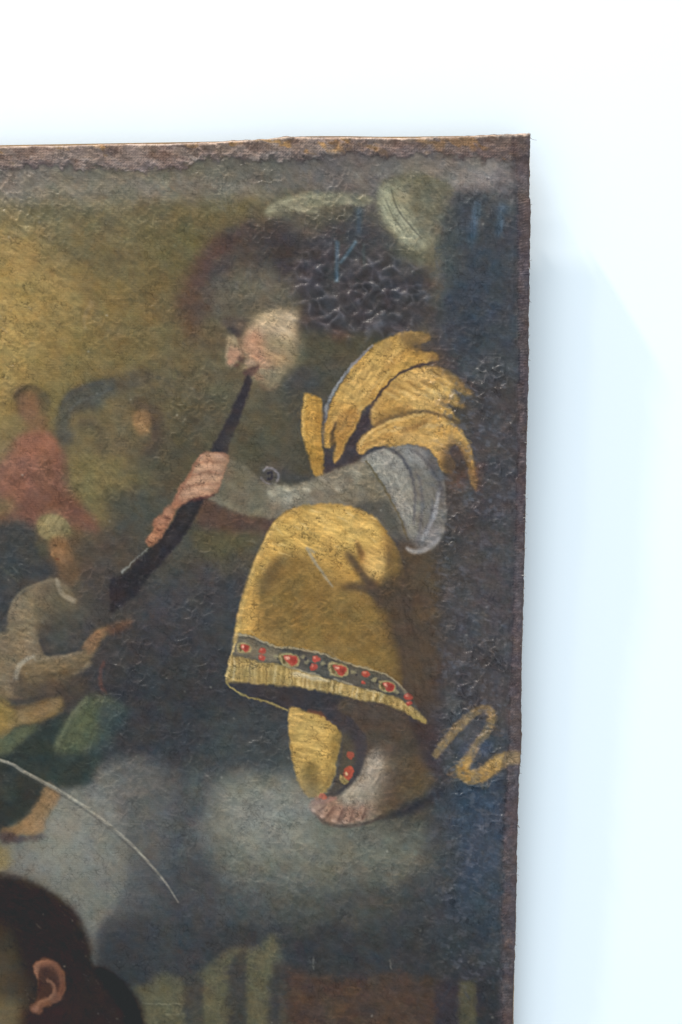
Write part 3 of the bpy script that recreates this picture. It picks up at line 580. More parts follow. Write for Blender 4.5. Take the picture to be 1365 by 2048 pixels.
fill(M2, [(682, 800), (700, 815), (725, 835), (710, 850), (680, 838)], 'a8945a', 1.3, .85)
blob(M2, 602, 905, 20, 15, 'b5503f', 1.3, .9); blob(M2, 575, 915, 12, 14, 'b07860', 1.5, .7)

# ---- trumpet and hand
pipe = fill(None, [(495, 752), (504, 757), (499, 785), (489, 815), (476, 850), (462, 882), (450, 912), (424, 905), (436, 875), (452, 845), (468, 808), (483, 778)], '322f33', 1.8, .97, keep=True)
fill(M1, [(130, 0), (300, 0), (440, 90), (300, 160), (150, 130)], '53503f', 12, .4)
bell = fill(L2, [(1060, 85), (1165, 90), (1130, 180), (1080, 270), (1010, 370), (930, 460), (850, 550), (790, 640), (720, 700), (660, 740), (640, 760), (628, 740), (628, 640), (632, 572), (690, 545), (760, 480), (850, 395), (930, 310), (990, 220), (1020, 140)], '2b292e', 2.2, .97, keep=True)
stroke(L2, [(1100, 130, 8), (1010, 290, 12), (880, 440, 12)], '38373d', 4, .5, clip=bell)
stroke(L2, [(690, 528, 4), (760, 460, 3), (840, 392, 2)], '8f928e', 1.2, .8)
fill(L2, [(630, 540), (700, 560), (720, 640), (660, 740), (628, 740)], '332e31', 5, .5)
hand = fill(None, [(404, 908), (425, 906), (452, 907), (459, 918), (452, 935), (446, 960), (437, 980), (420, 992), (395, 997), (376, 1003), (362, 1010), (352, 1022), (346, 1036), (336, 1052), (326, 1072), (312, 1088), (300, 1094), (292, 1090), (294, 1074), (306, 1062), (308, 1040), (324, 1028), (332, 1014), (346, 1004), (354, 985), (366, 968), (378, 950), (388, 930)], '9c6c54', 2, .98, keep=True, st=(20, .06))
fill(None, [(404, 908), (459, 918), (446, 960), (420, 992), (376, 1003), (354, 985), (378, 950)], 'ad876c', 4, .9, clip=hand)
for (a, b2, wd) in (((396, 914), (456, 914), 15), ((386, 937), (450, 934), 16), ((377, 960), (444, 955), 15), ((366, 984), (432, 976), 15)):
    mx, my = (a[0] + b2[0]) / 2, (a[1] + b2[1]) / 2 - 3
    stroke(None, [(a[0] + 3, a[1] + 5, wd * .5), (mx, my + 3, wd * .8), (b2[0] - 4, b2[1] + 3, wd * .6)], 'c39c80', 3.5, .8, clip=hand)
    stroke(None, [(mx - 5, my, 5), (b2[0] - 14, b2[1], 4)], 'cba288', 1.6, .6, clip=hand)
for (a, b2) in (((386, 926), (452, 923)), ((377, 949), (446, 944)), ((366, 972), (438, 966))):
    stroke(None, [(a[0], a[1] + 3, 3.5), ((a[0] + b2[0]) / 2, (a[1] + b2[1]) / 2 - 1, 3), (b2[0], b2[1] + 2, 2)], '77503f', 1.8, .6, clip=hand)
stroke(None, [(400, 908, 4), (390, 930, 5), (372, 962, 5), (352, 996, 4)], '7d5040', 2, .5, clip=hand)
for (x, y) in ((338, 1024), (322, 1048), (305, 1074)):
    blob(None, x, y, 7, 10, 'b07c60', 2, .8, clip=hand, ang=35); stroke(None, [(x - 10, y + 8, 3), (x + 2, y + 14, 3)], '684438', 1.3, .7, clip=hand)
stroke(None, [(380, 1002, 5), (400, 998, 6), (430, 990, 4)], '5a3a36', 2, .7)
blob(None, 455, 935, 9, 30, '75604e', 5, .5)

# blue drapery down the right side
for (x, y, l, a, c) in ((905, 1380, 120, .5, '4c5a78'), (940, 1560, 200, .6, '35496a'), (985, 1580, 160, .5, '3c5476'), (900, 1640, 120, .4, '3c4152'), (990, 1700, 200, .5, '3d5068'), (925, 1230, 140, .35, '50546a'), (1000, 1250, 160, .35, '54586a'), (960, 1780, 120, .4, '34404f'), (900, 1150, 120, .25, '565a68'), (1010, 900, 200, .3, '484e60'), (980, 1160, 100, .3, '5c6078')):
    stroke(None, [(x, y, 26), (x + 6, y + l * .5, 34), (x - 2, y + l, 24)], c, 15, a * .75, st=(90, .2))
fill(None, [(985, 740), (1040, 730), (1036, 1100), (1030, 1500), (920, 1500), (890, 1300), (930, 1120), (980, 940)], '4d4948', 18, .6, st=(90, .1))
for (x, y, l, a, c) in ((905, 1400, 90, .4, '525c74'), (1010, 1250, 120, .35, '5a6074'), (940, 1160, 140, .25, '56596a'), (1000, 900, 160, .25, '4c5160')):
    stroke(None, [(x, y, 14), (x + 8, y + l * .5, 22), (x - 2, y + l, 12)], c, 9, a, st=(90, .25))
fill(None, [(868, 1500), (905, 1500), (900, 1800), (866, 1900), (862, 1700)], '424450', 12, .4)

# ---- ribbon end by the right edge
rib = [(170, 425, 14), (215, 355, 18), (290, 265, 19), (360, 208, 17), (415, 190, 17), (448, 215, 17), (430, 275, 18), (380, 350, 17), (330, 420, 20), (303, 480, 22), (320, 515, 24), (380, 515, 23), (450, 465, 26), (520, 425, 28), (590, 420, 26)]
stroke(R4, rib, '8f7b5a', 1.6, .95, st=(120, .12))
stroke(R4, rib[8:], 'b08c4c', 3, .85, st=(150, .14))
stroke(R4, [(345, 490, 5), (430, 455, 8), (520, 410, 10)], 'cba868', 2, .7, st=(150, .2))
stroke(R4, [(310, 460, 6), (312, 500, 8), (350, 530, 5)], 'a8752e', 2, .6)
stroke(R4, [(200, 380, 5), (280, 280, 6), (370, 215, 5)], 'a08a62', 2, .6)
fill(R4, [(540, 390), (600, 385), (600, 465), (545, 475)], '98806a', 3, .6)
fill(R4, [(360, 240), (410, 240), (370, 330), (300, 430), (290, 380)], '4d4f68', 4, .6)
fill(R4, [(390, 350), (460, 330), (440, 400), (380, 430)], '465680', 5, .6)
# ---- bottom left: dark hair, ear and cheek; shoulders behind
head = fill(K2, [(-700, 300), (-500, 150), (-250, 110), (-60, 125), (30, 142), (130, 165), (250, 215), (370, 290), (440, 370), (485, 460), (515, 560), (530, 650), (600, 672), (680, 725), (750, 800), (800, 900), (835, 1000), (900, 1300), (950, 2200), (-1200, 2200), (-1200, 900)], '2f2927', 3.5, 1, keep=True)
stroke(K2, [(-60, 135, 10), (130, 175, 12), (250, 225, 12), (370, 300, 12), (440, 380, 12), (490, 480, 12), (520, 600, 10)], '3d3630', 6, .5)
fill(K2, [(-120, 180), (100, 220), (300, 330), (420, 500), (440, 640), (300, 600), (100, 560), (60, 420)], '2e2726', 10, .7, clip=head, st=(30, .1))
fill(K2, [(450, 690), (560, 700), (660, 800), (720, 900), (740, 1010), (760, 2200), (380, 2200), (330, 960), (400, 800)], '332c2b', 7, .9, clip=head)
fill(K2, [(545, 668), (620, 680), (720, 770), (790, 890), (830, 1010), (880, 1400), (760, 1400), (720, 980), (660, 840), (580, 740)], '191a1f', 5, .9, clip=head)
fill(K2, [(-1000, 500), (-200, 400), (20, 430), (90, 540), (110, 640), (170, 720), (190, 830), (160, 920), (110, 1000), (0, 2200), (-1000, 2200)], '423b30', 11, .95, clip=head)
fill(K2, [(-1000, 900), (-100, 840), (60, 840), (130, 880), (100, 960), (60, 1300), (-1000, 2200)], '665a42', 14, .85, clip=head)
fill(K2, [(-300, 560), (20, 560), (60, 640), (20, 740), (-300, 760)], '4e4838', 14, .6, clip=head)
fill(K2, [(130, 920), (240, 920), (330, 860), (360, 1000), (200, 1100), (120, 1020)], '3a2725', 8, .6, clip=head)
ear = fill(K2, [(190, 690), (200, 650), (240, 622), (290, 620), (335, 650), (368, 705), (375, 780), (350, 845), (300, 880), (255, 892), (240, 925), (205, 930), (172, 912), (172, 880), (205, 855), (215, 800), (210, 740)], '6f4d3c', 2, 1, keep=True)
fill(K2, [(225, 690), (265, 670), (320, 690), (340, 760), (325, 820), (280, 850), (235, 850), (205, 880), (210, 800), (225, 740)], '43302a', 3, .9, clip=ear)
stroke(K2, [(205, 735, 8), (205, 680, 11), (240, 640, 9), (300, 640, 5)], '90664f', 2, .85, clip=ear)
stroke(K2, [(262, 742, 4), (295, 755, 6), (312, 800, 8), (290, 845, 9), (230, 862, 8), (200, 900, 10)], '8a644f', 2, .8, clip=ear)
stroke(K2, [(330, 680, 4), (355, 740, 6), (345, 820, 5)], '5f3d31', 2, .7, clip=ear)
blob(K2, 203, 905, 22, 18, '966a54', 2, .7, clip=ear)
for (x, y, r) in ((370, 660, 9), (345, 316, 6), (414, 403, 8), (683, 634, 6), (280, 560, 5), (560, 930, 6), (245, 365, 5)):
    blob(K2, x, y, r * .8, r * .5, '9a968c', 1, .5)

hm_, hs_ = raster(crom(Zc(K2, [(-700, 300), (-500, 150), (-250, 110), (-60, 125), (30, 142), (130, 165), (250, 215), (370, 290), (440, 370), (485, 460), (515, 560), (525, 650), (480, 800), (400, 960), (360, 1300), (250, 1200), (300, 960), (380, 860), (390, 720), (350, 640), (280, 610), (200, 630), (170, 700), (100, 600), (60, 450), (-200, 420), (-700, 500)])), 4)
hairclip = np.zeros((PH, PW), np.float32); hairclip[hs_] = hm_
# ---- bottom strip: pale shafts and brown ground
base = fill(K2, [(745, 790), (840, 775), (885, 715), (960, 695), (1030, 730), (1100, 720), (1200, 650), (1270, 590), (1365, 545), (1450, 560), (1600, 600), (1600, 2200), (880, 2200), (830, 990)], '62604b', 6, .9, keep=True, st=(90, .07))
fill(K2, [(1046, 740), (1100, 700), (1155, 720), (1160, 2200), (1050, 2200)], '43423d', 4, .9, sharp=True)
fill(K3, [(112, 600), (140, 545), (190, 520), (192, 900), (192, 1600), (112, 1600)], '3c3c3b', 4, .9, sharp=True)
fill(K3, [(192, 545), (230, 525), (275, 545), (330, 590), (300, 610), (276, 650), (276, 1600), (192, 1600)], '5f5d49', 4, .85, sharp=True, st=(90, .08))
fill(K3, [(300, 560), (400, 600), (400, 1600), (276, 1600), (276, 650)], '3b3a3b', 5, .85, sharp=True)
fill(K3, [(318, 640), (350, 640), (350, 1600), (318, 1600)], '4e4b42', 2.5, .6, sharp=True)
br = fill(K3, [(350, 610), (480, 625), (620, 640), (760, 615), (930, 640), (945, 720), (940, 1600), (390, 1600), (360, 720)], '4a3c34', 6, .95, keep=True, st=(10, .1))
for k in range(60):
    x = 380 + 540 * rr.random(); y = 640 + 500 * rr.random()
    blob(K3, x, y, 12 + 40 * rr.random(), 8 + 24 * rr.random(), rr.choice(['5c4430', '6a5038', '3c3232', '3e3838', '54362f', '5f584c', '33302f']), 4, .35, clip=br)
fill(K3, [(945, 660), (1040, 650), (1042, 1600), (945, 1600)], '33313a', 4, .8, sharp=True)
fill(K3, [(1042, 645), (1112, 640), (1114, 1600), (1040, 1600)], '555440', 3.5, .85, sharp=True, st=(90, .06))
fill(K3, [(1118, 640), (1195, 620), (1195, 1600), (1118, 1600)], '2e3036', 3, .85, sharp=True)
for (o, x, y, ww) in ((K2, 930, 873, 120), (K2, 1000, 930, 60)): stroke(o, [(x - ww, y, 1.5), (x, y + 4, 2), (x + ww, y, 1.5)], '8f8c74', .8, .6)
stroke(K3, [(460, 550, 3), (457, 600, 3)], '6e7270', 1, .7); stroke(K3, [(765, 560, 3), (768, 600, 3)], '7c7c74', 1, .7)

# ---- bare canvas along the top and the right
topin = lambda x: np.interp(x, [-400, 0, 100, 170, 205, 300, 380, 410, 470, 560, 600, 700, 780, 850, 930, 1085], [338, 336, 332, 340, 342, 338, 326, 320, 317, 322, 318, 312, 308, 306, 314, 318])
rightin = lambda y: np.interp(y, [240, 330, 400, 560, 700, 900, 1200, 1500, 1640, 1800, 2048, 2440], [1028, 1030, 1034, 1034, 1036, 1034, 1026, 1014, 1006, 1003, 1003, 1000])
jag = noise(14, 301, octv=3)
dtop = topin(XX) + jag * 14 + noise(70, 303) * 6 - YY; drt = XX - (rightin(YY) + jag * 4)
mt = smoothstep(-4, 6, dtop)[..., None]; mr = smoothstep(-5, 7, drt)[..., None]
n_or = smoothstep(.10, .42, noise(26, 311, 20, 1.6, 3))[..., None]; n_gr = smoothstep(0, .4, noise(12, 313, 10, 2, 3))[..., None]
n_c3 = smoothstep(0, .35, noise(17, 317, 15, 2.5, 3))[..., None]
top_c = hexc('8a7c74') * (1 - n_or * .8) + hexc('a88458') * n_or * .8
top_c = top_c * (1 - n_c3 * .5) + hexc('655650') * n_c3 * .5
lowb = np.clip(1 - dtop / 22, 0, 1)[..., None]
top_c = top_c * (1 - lowb * .75) + (hexc('706a6c') * (1 - n_gr) + hexc('9a9494') * n_gr) * lowb * .75
fade = smoothstep(640, 950, XX)[..., None]
top_c = top_c * (1 - fade * .4) + hexc('5c5050') * fade * .4
img[:] = img * (1 - mt) + top_c * mt
n3 = noise(9, 321, 0, 1.0, 3)[..., None]
rt_c = hexc('625c60') * (1 + .18 * n3)
rt_c = rt_c * (1 - smoothstep(-.1, .5, noise(40, 325, octv=2))[..., None] * .4) + hexc('6f6159') * smoothstep(-.1, .5, noise(40, 325, octv=2))[..., None] * .4
img[:] = img * (1 - mr * .9) + rt_c * mr * .9
stroke(R4, [(505, 428, 22), (550, 422, 26), (592, 420, 24)], 'a28a66', 2.5, .8)
# grime line where paint ends
g = np.exp(-((dtop + 1) / 5) ** 2)[..., None] * .35 * (YY < 420)[..., None]
img[:] = img * (1 - g) + hexc('4a4648') * g
g = np.exp(-((drt + 2) / 5) ** 2)[..., None] * .35
img[:] = img * (1 - g) + hexc('3c3a42') * g
# worn pale thread along the very top
edge_top = lambda x: np.interp(x, [-400, 0, 60, 130, 200, 270, 350, 430, 520, 575, 640, 700, 760, 830, 900, 980, 1040, 1062], [296, 292.5, 291, 291, 289, 288, 287, 284, 279, 274, 275.5, 275, 275.5, 275, 273, 270, 267, 266])
edge_rt = lambda y: np.interp(y, [240, 268, 380, 392, 400, 560, 640, 700, 800, 900, 1000, 1200, 1350, 1480, 1500, 1560, 1700, 1850, 1960, 2048, 2440], [1060, 1060, 1058.5, 1058.5, 1061, 1059.5, 1057, 1057.5, 1055.5, 1053, 1051.5, 1047, 1042.5, 1043, 1042, 1037.5, 1034, 1031.5, 1028, 1026.5, 1018])
et = YY - edge_top(XX)
g = (np.exp(-(np.maximum(et, 0) / 4.0) ** 2) * (0.75 + .45 * noise(22, 333, 0, 3, 2)) * (0.6 + .5 * smoothstep(-40, 60, XX)))[..., None]
g = np.clip(g, 0, .9); img[:] = img * (1 - g) + hexc('cbb9aa') * g

# ---- hand-made unevenness: pull the drawing about a little
def sample(arr, x, y):
    x = np.clip(x - X0, 0, PW - 1.001); y = np.clip(y - Y0, 0, PH - 1.001)
    ix = x.astype(np.int32); iy = y.astype(np.int32); fx = x - ix; fy = y - iy
    if arr.ndim == 3: fx = fx[..., None]; fy = fy[..., None]
    return (arr[iy, ix] * (1 - fx) + arr[iy, ix + 1] * fx) * (1 - fy) + (arr[iy + 1, ix] * (1 - fx) + arr[iy + 1, ix + 1] * fx) * fy
wx = noise(26, 401, octv=2) * 2.4 + noise(6, 403) * 1.5; wy = noise(26, 402, octv=2) * 2.4 + noise(6, 404) * 1.5
img = sample(img, XX + wx, YY + wy).astype(np.float32)

# ---- brushwork: thousands of small dabs dragged over the drawing
def dabs(n, l0, l1, w0, w1, alpha, ang0, spread, off, jit, seed, box=None):
    g = np.random.default_rng(seed)
    xs = g.uniform(X0 + 20, 1026, n); yy = g.uniform(345, 2420, n)
    ls = g.uniform(l0, l1, n); ws = g.uniform(w0, w1, n); an = np.radians(ang0 + g.normal(0, spread, n) + 55 * np.sin(xs / 130 + 1) * np.cos(yy / 170))
    ox = g.normal(0, off, n); oy = g.normal(0, off, n); br = 1 + g.normal(0, jit, n); hu = g.normal(0, .012, n); rgb = g.normal(0, .006, (n, 3))
    for k in range(n):
        x, y = xs[k], yy[k]; l = ls[k]; w_ = ws[k]
        in_fig = (440 < x < 900 and 600 < y < 1680) or (280 < x < 460 and 890 < y < 1110) or (x < 270 and 760 < y < 1700) or (x < 320 and y > 1740)
        if in_fig: l *= .55; w_ *= .55
        if (448 < x < 606 and 605 < y < 785) or (600 < x < 800 and 1560 < y < 1660) or (450 < x < 840 and 1265 < y < 1420): continue
        R = int(l) + 3; ix, iy = int(x) - X0, int(y) - Y0
        if ix < R or iy < R or ix >= PW - R or iy >= PH - R: continue
        gy_, gx_ = np.mgrid[-R:R + 1, -R:R + 1].astype(np.float32)
        ca, sa = math.cos(an[k]), math.sin(an[k]); u = (gx_ * ca + gy_ * sa) / l; v = (-gx_ * sa + gy_ * ca + .15 * u * u * l) / w_
        m = np.clip((1.1 - (u * u + v * v) ** 1.2) * 3, 0, 1); m *= .7 + .3 * np.sin(v * 7 + k + 2 * u)
        sx = int(np.clip(ix + ox[k] * (.4 if in_fig else 1), 0, PW - 1)); sy = int(np.clip(iy + oy[k] * (.4 if in_fig else 1), 0, PH - 1))
        c = img[sy, sx] * (1 + (br[k] - 1) * (.6 if in_fig else 1)) + rgb[k]; c[0] += hu[k]; c[2] -= hu[k]
        a = (m * alpha * (.5 if in_fig else 1))[..., None]
        sl_ = (slice(iy - R, iy + R + 1), slice(ix - R, ix + R + 1)); img[sl_] = img[sl_] * (1 - a) + c * a
dabs(3500, 12, 28, 6, 14, .26, 35, 40, 5, .08, 21)
dabs(9000, 4, 11, 2, 5, .34, 35, 40, 2.5, .10, 22)
for p in ([(1070, 400, 12), (1050, 480, 14), (1030, 600, 8)], [(1190, 410, 14), (1180, 480, 12), (1165, 560, 7)]):
    stroke(B, p, '466c9c', 4, .5, st=(90, .3))
stroke(B, [(380, 590, 8), (375, 700, 7), (375, 790, 10)], '50749e', 2, .6, st=(90, .3))
stroke(B, [(470, 590, 6), (430, 650, 6), (390, 700, 5)], '5680aa', 1.5, .6)
stroke(B, [(505, 600, 4), (510, 730, 3)], '56687e', 2, .4); stroke(B, [(485, 430, 9), (480, 560, 7)], '46608a', 3, .45)
fill(B, [(575, 350), (620, 310), (650, 400), (700, 470), (760, 560), (740, 590), (640, 530), (580, 430)], '9a9a82', 5, .5, st=(60, .2))
stroke(B, [(640, 340, 2), (670, 430, 3), (720, 500, 3), (790, 580, 2)], '55554a', 1.2, .6)
stroke(B, [(610, 380, 2), (650, 470, 3), (700, 540, 2)], '5f5f52', 1.2, .5)
stroke(B, [(30, 455, 6), (70, 420, 8), (150, 395, 6)], '9a987e', 3, .6); stroke(B, [(150, 430, 6), (210, 436, 5), (285, 450, 2)], 'a09e84', 1.5, .6)
for (x, y) in ((420, 290), (350, 310), (520, 290), (680, 290), (770, 210), (470, 320), (600, 240), (380, 275), (440, 345)):
    blob(M1, x, y, 24, 9, 'b0aa96', 2, .5, ang=25)
stroke(M1, [(305, 200, 4), (330, 185, 5), (365, 195, 5), (385, 225, 4), (375, 250, 3)], '85828a', 1.8, .35)
stroke(M1, [(330, 215, 4), (350, 205, 3), (352, 235, 4), (330, 240, 3)], '34313a', 1.4, .7)
stroke(L2, [(325, 560, 6), (350, 640, 9), (430, 690, 7)], '8c8370', 2.4, .5)
blob(L2, 300, 260, 62, 46, '948860', 7, .5); blob(L2, 345, 410, 34, 40, '8f6a48', 5, .6)
stroke(L2, [(300, 400, 6), (325, 450, 7), (375, 500, 6)], '57452f', 3, .6); blob(L2, 318, 385, 14, 8, '4c3c2c', 2, .6)
blob(L1, 165, 600, 50, 55, '7c5f47', 6, .6); blob(L1, 130, 560, 40, 20, '54483a', 5, .5)
# shade where the robe turns away, deeper folds
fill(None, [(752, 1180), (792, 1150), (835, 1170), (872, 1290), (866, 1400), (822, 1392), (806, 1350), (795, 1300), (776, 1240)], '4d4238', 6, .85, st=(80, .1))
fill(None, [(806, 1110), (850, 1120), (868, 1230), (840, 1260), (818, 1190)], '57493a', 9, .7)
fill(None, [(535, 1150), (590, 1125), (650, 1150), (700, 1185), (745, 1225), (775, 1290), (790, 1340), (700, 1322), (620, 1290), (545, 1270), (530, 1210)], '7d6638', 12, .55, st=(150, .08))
stroke(M1, [(712, 592, 5), (760, 655, 15), (830, 740, 22), (880, 850, 18)], '4e4238', 4, .75); stroke(M1, [(765, 540, 4), (785, 600, 12), (815, 660, 10)], '74542f', 3, .7)
stroke(M1, [(690, 765, 6), (780, 765, 18), (870, 800, 18)], '54483b', 4, .7); stroke(M1, [(412, 618, 6), (355, 695, 24), (290, 790, 22)], '6a5a3c', 5, .6)
fill(M1, [(790, 640), (840, 585), (890, 600), (890, 680), (850, 725), (815, 700)], 'd2ad62', 4, .75, st=(20, .12))
stroke(M1, [(560, 600, 2), (520, 570, 3), (560, 640, 5), (600, 700, 4), (650, 765, 3)], 'a39a84', 1.3, .6)
stroke(M1, [(170, 1040, 8), (205, 860, 10), (250, 710, 11), (310, 570, 11), (380, 450, 9), (470, 390, 6)], 'cfac5e', 2.5, .6, st=(110, .15))
# cuff of the sleeve, bright tip
stroke(M1, [(1165, 300, 5), (1148, 400, 7), (1108, 490, 7), (1080, 540, 5)], '98989e', 1.8, .7); stroke(M1, [(1005, 572, 5), (1040, 592, 10), (1100, 582, 9), (1165, 530, 5)], 'a8a8a8', 2, .75)
fill(M1, [(1060, 500), (1150, 470), (1185, 500), (1130, 575), (1060, 595)], '86868a', 4, .5)
stroke(B, [(30, 455, 8), (80, 415, 12), (170, 385, 12), (300, 372, 8), (450, 375, 5)], '918f77', 3, .6, st=(170, .2)); stroke(B, [(300, 405, 5), (400, 398, 9), (510, 418, 5)], '8e8c76', 2, .6)
# face, last touches
blob(F, 600, 410, 38, 40, 'c79a7e', 5, .5); stroke(F, [(590, 340, 5), (660, 260, 8), (760, 190, 8), (880, 165, 5)], 'cdb794', 3, .5); 
stroke(F, [(700, 470, 3), (800, 480, 4), (880, 520, 3)], '8d7052', 2, .35); blob(F, 455, 545, 16, 16, 'cf997c', 2, .7); stroke(F, [(490, 240, 4), (540, 225, 6), (600, 215, 5)], '5a5148', 3, .5); stroke(F, [(500, 330, 4), (540, 380, 7), (560, 460, 6)], '8d6a56', 3.5, .5); fill(F, [(700, 690), (800, 640), (900, 560), (960, 470), (975, 540), (900, 640), (800, 730), (740, 745)], '7c745d', 7, .6); blob(F, 660, 620, 34, 16, 'a5866e', 4, .5)
# foot melts into the shaded ankle and heel
stroke(M2, [(890, 655, 14), (945, 730, 22), (955, 830, 26), (925, 930, 24), (880, 1000, 16)], '5f5244', 7, .75)
fill(M2, [(820, 620), (930, 620), (930, 700), (860, 705), (815, 700)], '5d5246', 9, .6)
fill(M2, [(1000, 700), (1080, 740), (1130, 820), (1110, 880), (1010, 920), (960, 900), (980, 800)], '63563f', 9, .55)
stroke(M2, [(860, 700, 5), (850, 780, 12), (800, 860, 14), (730, 920, 10)], 'b0a594', 5, .55); stroke(M2, [(815, 740, 3), (800, 800, 4), (750, 860, 4)], '6d6152', 2, .5)
fill(M2, [(700, 960), (800, 940), (860, 960), (820, 1020), (740, 1040)], 'a18371', 7, .5); stroke(M2, [(600, 1040, 4), (700, 1056, 5), (820, 1036, 5), (900, 1000, 4)], '3f3836', 2.5, .6)
for (x0_, y0_, x1_, y1_) in ((590, 950, 556, 978), (632, 950, 598, 1006), (680, 955, 652, 1026), (730, 960, 708, 1034), (790, 955, 770, 1020)):
    stroke(M2, [(x0_, y0_, 7), ((x0_ + x1_) / 2, (y0_ + y1_) / 2, 9), (x1_, y1_, 9)], 'b08b76', 1.8, .6); blob(M2, x1_ - 2, y1_, 11, 8, 'c8a592', 1.2, .6, ang=20)
    stroke(M2, [(x0_ + 20, y0_ + 10, 2), (x1_ + 22, y1_ + 2, 3)], '664840', 1.3, .55)
# clouds: pale scumbled lobes with soft far sides
for (x, y, rx, ry, c, a) in ((500, 1600, 70, 46, '868678', .45), (590, 1590, 60, 40, '8a897b', .4), (470, 1660, 62, 50, '7b7b6f', .4), (560, 1680, 80, 50, '828170', .4), (690, 1690, 80, 44, '6f7166', .4),
                      (220, 1580, 34, 30, '70726f', .5), (290, 1560, 50, 28, '66686a', .4), (150, 1640, 50, 44, '858479', .4), (110, 1700, 60, 40, '85877e', .35), (210, 1640, 44, 38, '807f78', .45), (160, 1740, 60, 40, '807f78', .4), (330, 1640, 30, 40, '65686a', .35)):
    blob(None, x, y, rx, ry, c, 13, a)
for (x, y, rx, ry) in ((520, 1610, 60, 36), (600, 1620, 50, 34), (480, 1650, 44, 34), (560, 1670, 70, 34), (120, 1650, 44, 34), (170, 1700, 44, 40), (225, 1580, 26, 22), (90, 1720, 40, 26)):
    blob(None, x, y, rx, ry, '8d918b', 15, .38)
stroke(None, [(404, 1690, 6), (412, 1620, 9), (445, 1570, 10), (510, 1540, 9), (570, 1548, 6)], '7c8079', 6, .4)
stroke(None, [(193, 1600, 5), (200, 1560, 7), (225, 1538, 7), (260, 1530, 5)], '7c7e78', 4, .45)
stroke(None, [(205, 1590, 4), (235, 1592, 6), (238, 1570, 4)], '595b5c', 4, .4)
stroke(None, [(245, 1600, 4), (240, 1640, 5), (215, 1660, 4)], '57595b', 5, .4)
stroke(None, [(200, 1760, 4), (215, 1820, 5), (205, 1880, 4)], '4c4f53', 6, .4)
# the seated player, sharpened
fill(L2, [(212, 250), (235, 208), (300, 196), (360, 215), (395, 262), (398, 310), (350, 300), (320, 330), (270, 340), (225, 300)], '8b8059', 2.5, .75, st=(120, .2))
for k in range(9): stroke(L2, [(225 + 18 * k, 235 + (k % 3) * 8, 3), (245 + 16 * k, 262 + (k % 2) * 14, 5), (250 + 15 * k, 300, 3)], ['a59a70', '6d6444', '978b62'][k % 3], 2.2, .28)
fill(L2, [(290, 335), (345, 325), (385, 350), (420, 400), (425, 470), (400, 520), (365, 490), (325, 455), (300, 400)], '806347', 3, .8, st=(60, .1))
fill(L2, [(380, 330), (430, 360), (450, 440), (440, 540), (400, 560), (390, 500), (415, 440), (400, 380)], '61503f', 5, .7)
fill(L2, [(345, 480), (420, 480), (440, 580), (380, 600), (340, 560)], '6c553f', 5, .6)
blob(L2, 335, 392, 34, 30, '99724f', 3, .6); blob(L2, 312, 372, 12, 6, '45372b', 1.2, .7); stroke(L2, [(300, 405, 4), (296, 425, 5), (312, 432, 3)], 'a27c57', 1.3, .7); stroke(L2, [(318, 448, 3), (340, 452, 3)], '59372c', 1.1, .7)
stroke(L2, [(400, 340, 8), (440, 420, 10), (450, 520, 8)], '4a4136', 4, .6)
stroke(L2, [(322, 565, 5), (345, 640, 8), (390, 672, 8), (430, 695, 5)], '8c8370', 2, .6); stroke(L2, [(312, 600, 3), (340, 660, 4), (400, 705, 3)], '4d473b', 1.5, .6)
stroke(L2, [(50, 780, 4), (75, 700, 5), (130, 630, 5), (220, 590, 4), (310, 565, 3)], '94886e', 1.6, .6)
for k in range(10): stroke(L2, [(60 + 12 * k, 740 + 22 * k, 4), (110 + 12 * k, 730 + 24 * k, 7), (160 + 10 * k, 760 + 24 * k, 3)], ['988b6e', '6e634e'][k % 2], 2, .4)
stroke(L2, [(230, 905, 5), (270, 990, 7), (360, 990, 6), (440, 965, 4)], '37383a', 2.5, .7)
stroke(L2, [(150, 1040, 6), (260, 1015, 8), (380, 1000, 7), (470, 975, 4)], '93836a', 2, .6); stroke(L2, [(470, 960, 5), (520, 900, 9), (575, 860, 8), (620, 845, 4)], '8f6d50', 2, .6)
stroke(L2, [(160, 1120, 5), (300, 1110, 8), (420, 1080, 6), (500, 1030, 4)], '4a4034', 3, .6)
stroke(L2, [(90, 1138, 8), (112, 1060, 8), (150, 1015, 6), (200, 1000, 4)], 'a09a88', 1.6, .7)
fill(K1, [(100, 205), (200, 195), (320, 160), (350, 180), (300, 240), (200, 290), (120, 300)], '8a7354', 3, .5); stroke(K1, [(0, 170, 5), (70, 212, 6), (160, 206, 5), (290, 165, 4)], '5a4a36', 2, .5)
stroke(K1, [(500, 155, 5), (440, 215, 6), (385, 305, 5), (322, 430, 5)], '757c60', 2.5, .4); fill(K1, [(470, 200), (560, 180), (560, 300), (480, 400), (400, 420), (430, 300)], '566048', 6, .5)
# red-clad figure and winged companion
fill(L1, [(90, 800), (160, 760), (250, 750), (310, 790), (330, 860), (260, 880), (140, 870)], '9b6552', 5, .5); stroke(L1, [(350, 850, 4), (380, 950, 5), (385, 1050, 4)], '5c433a', 3, .5)
fill(L1, [(110, 540), (170, 520), (215, 560), (215, 640), (170, 680), (120, 650)], '7f6148', 3, .6); stroke(L1, [(85, 560, 6), (120, 505, 9), (190, 495, 9), (260, 540, 7), (285, 610, 4)], '51473a', 3, .6); blob(L1, 135, 590, 9, 5, '463a30', 1.5, .6); blob(L1, 170, 595, 8, 4, '463a30', 1.5, .5)
stroke(L1, [(345, 640, 5), (375, 560, 8), (450, 505, 9), (560, 472, 8), (650, 458, 5)], '43464a', 3, .6); stroke(L1, [(390, 640, 4), (450, 580, 5), (560, 540, 5), (640, 500, 3)], '5f6360', 2.5, .5)
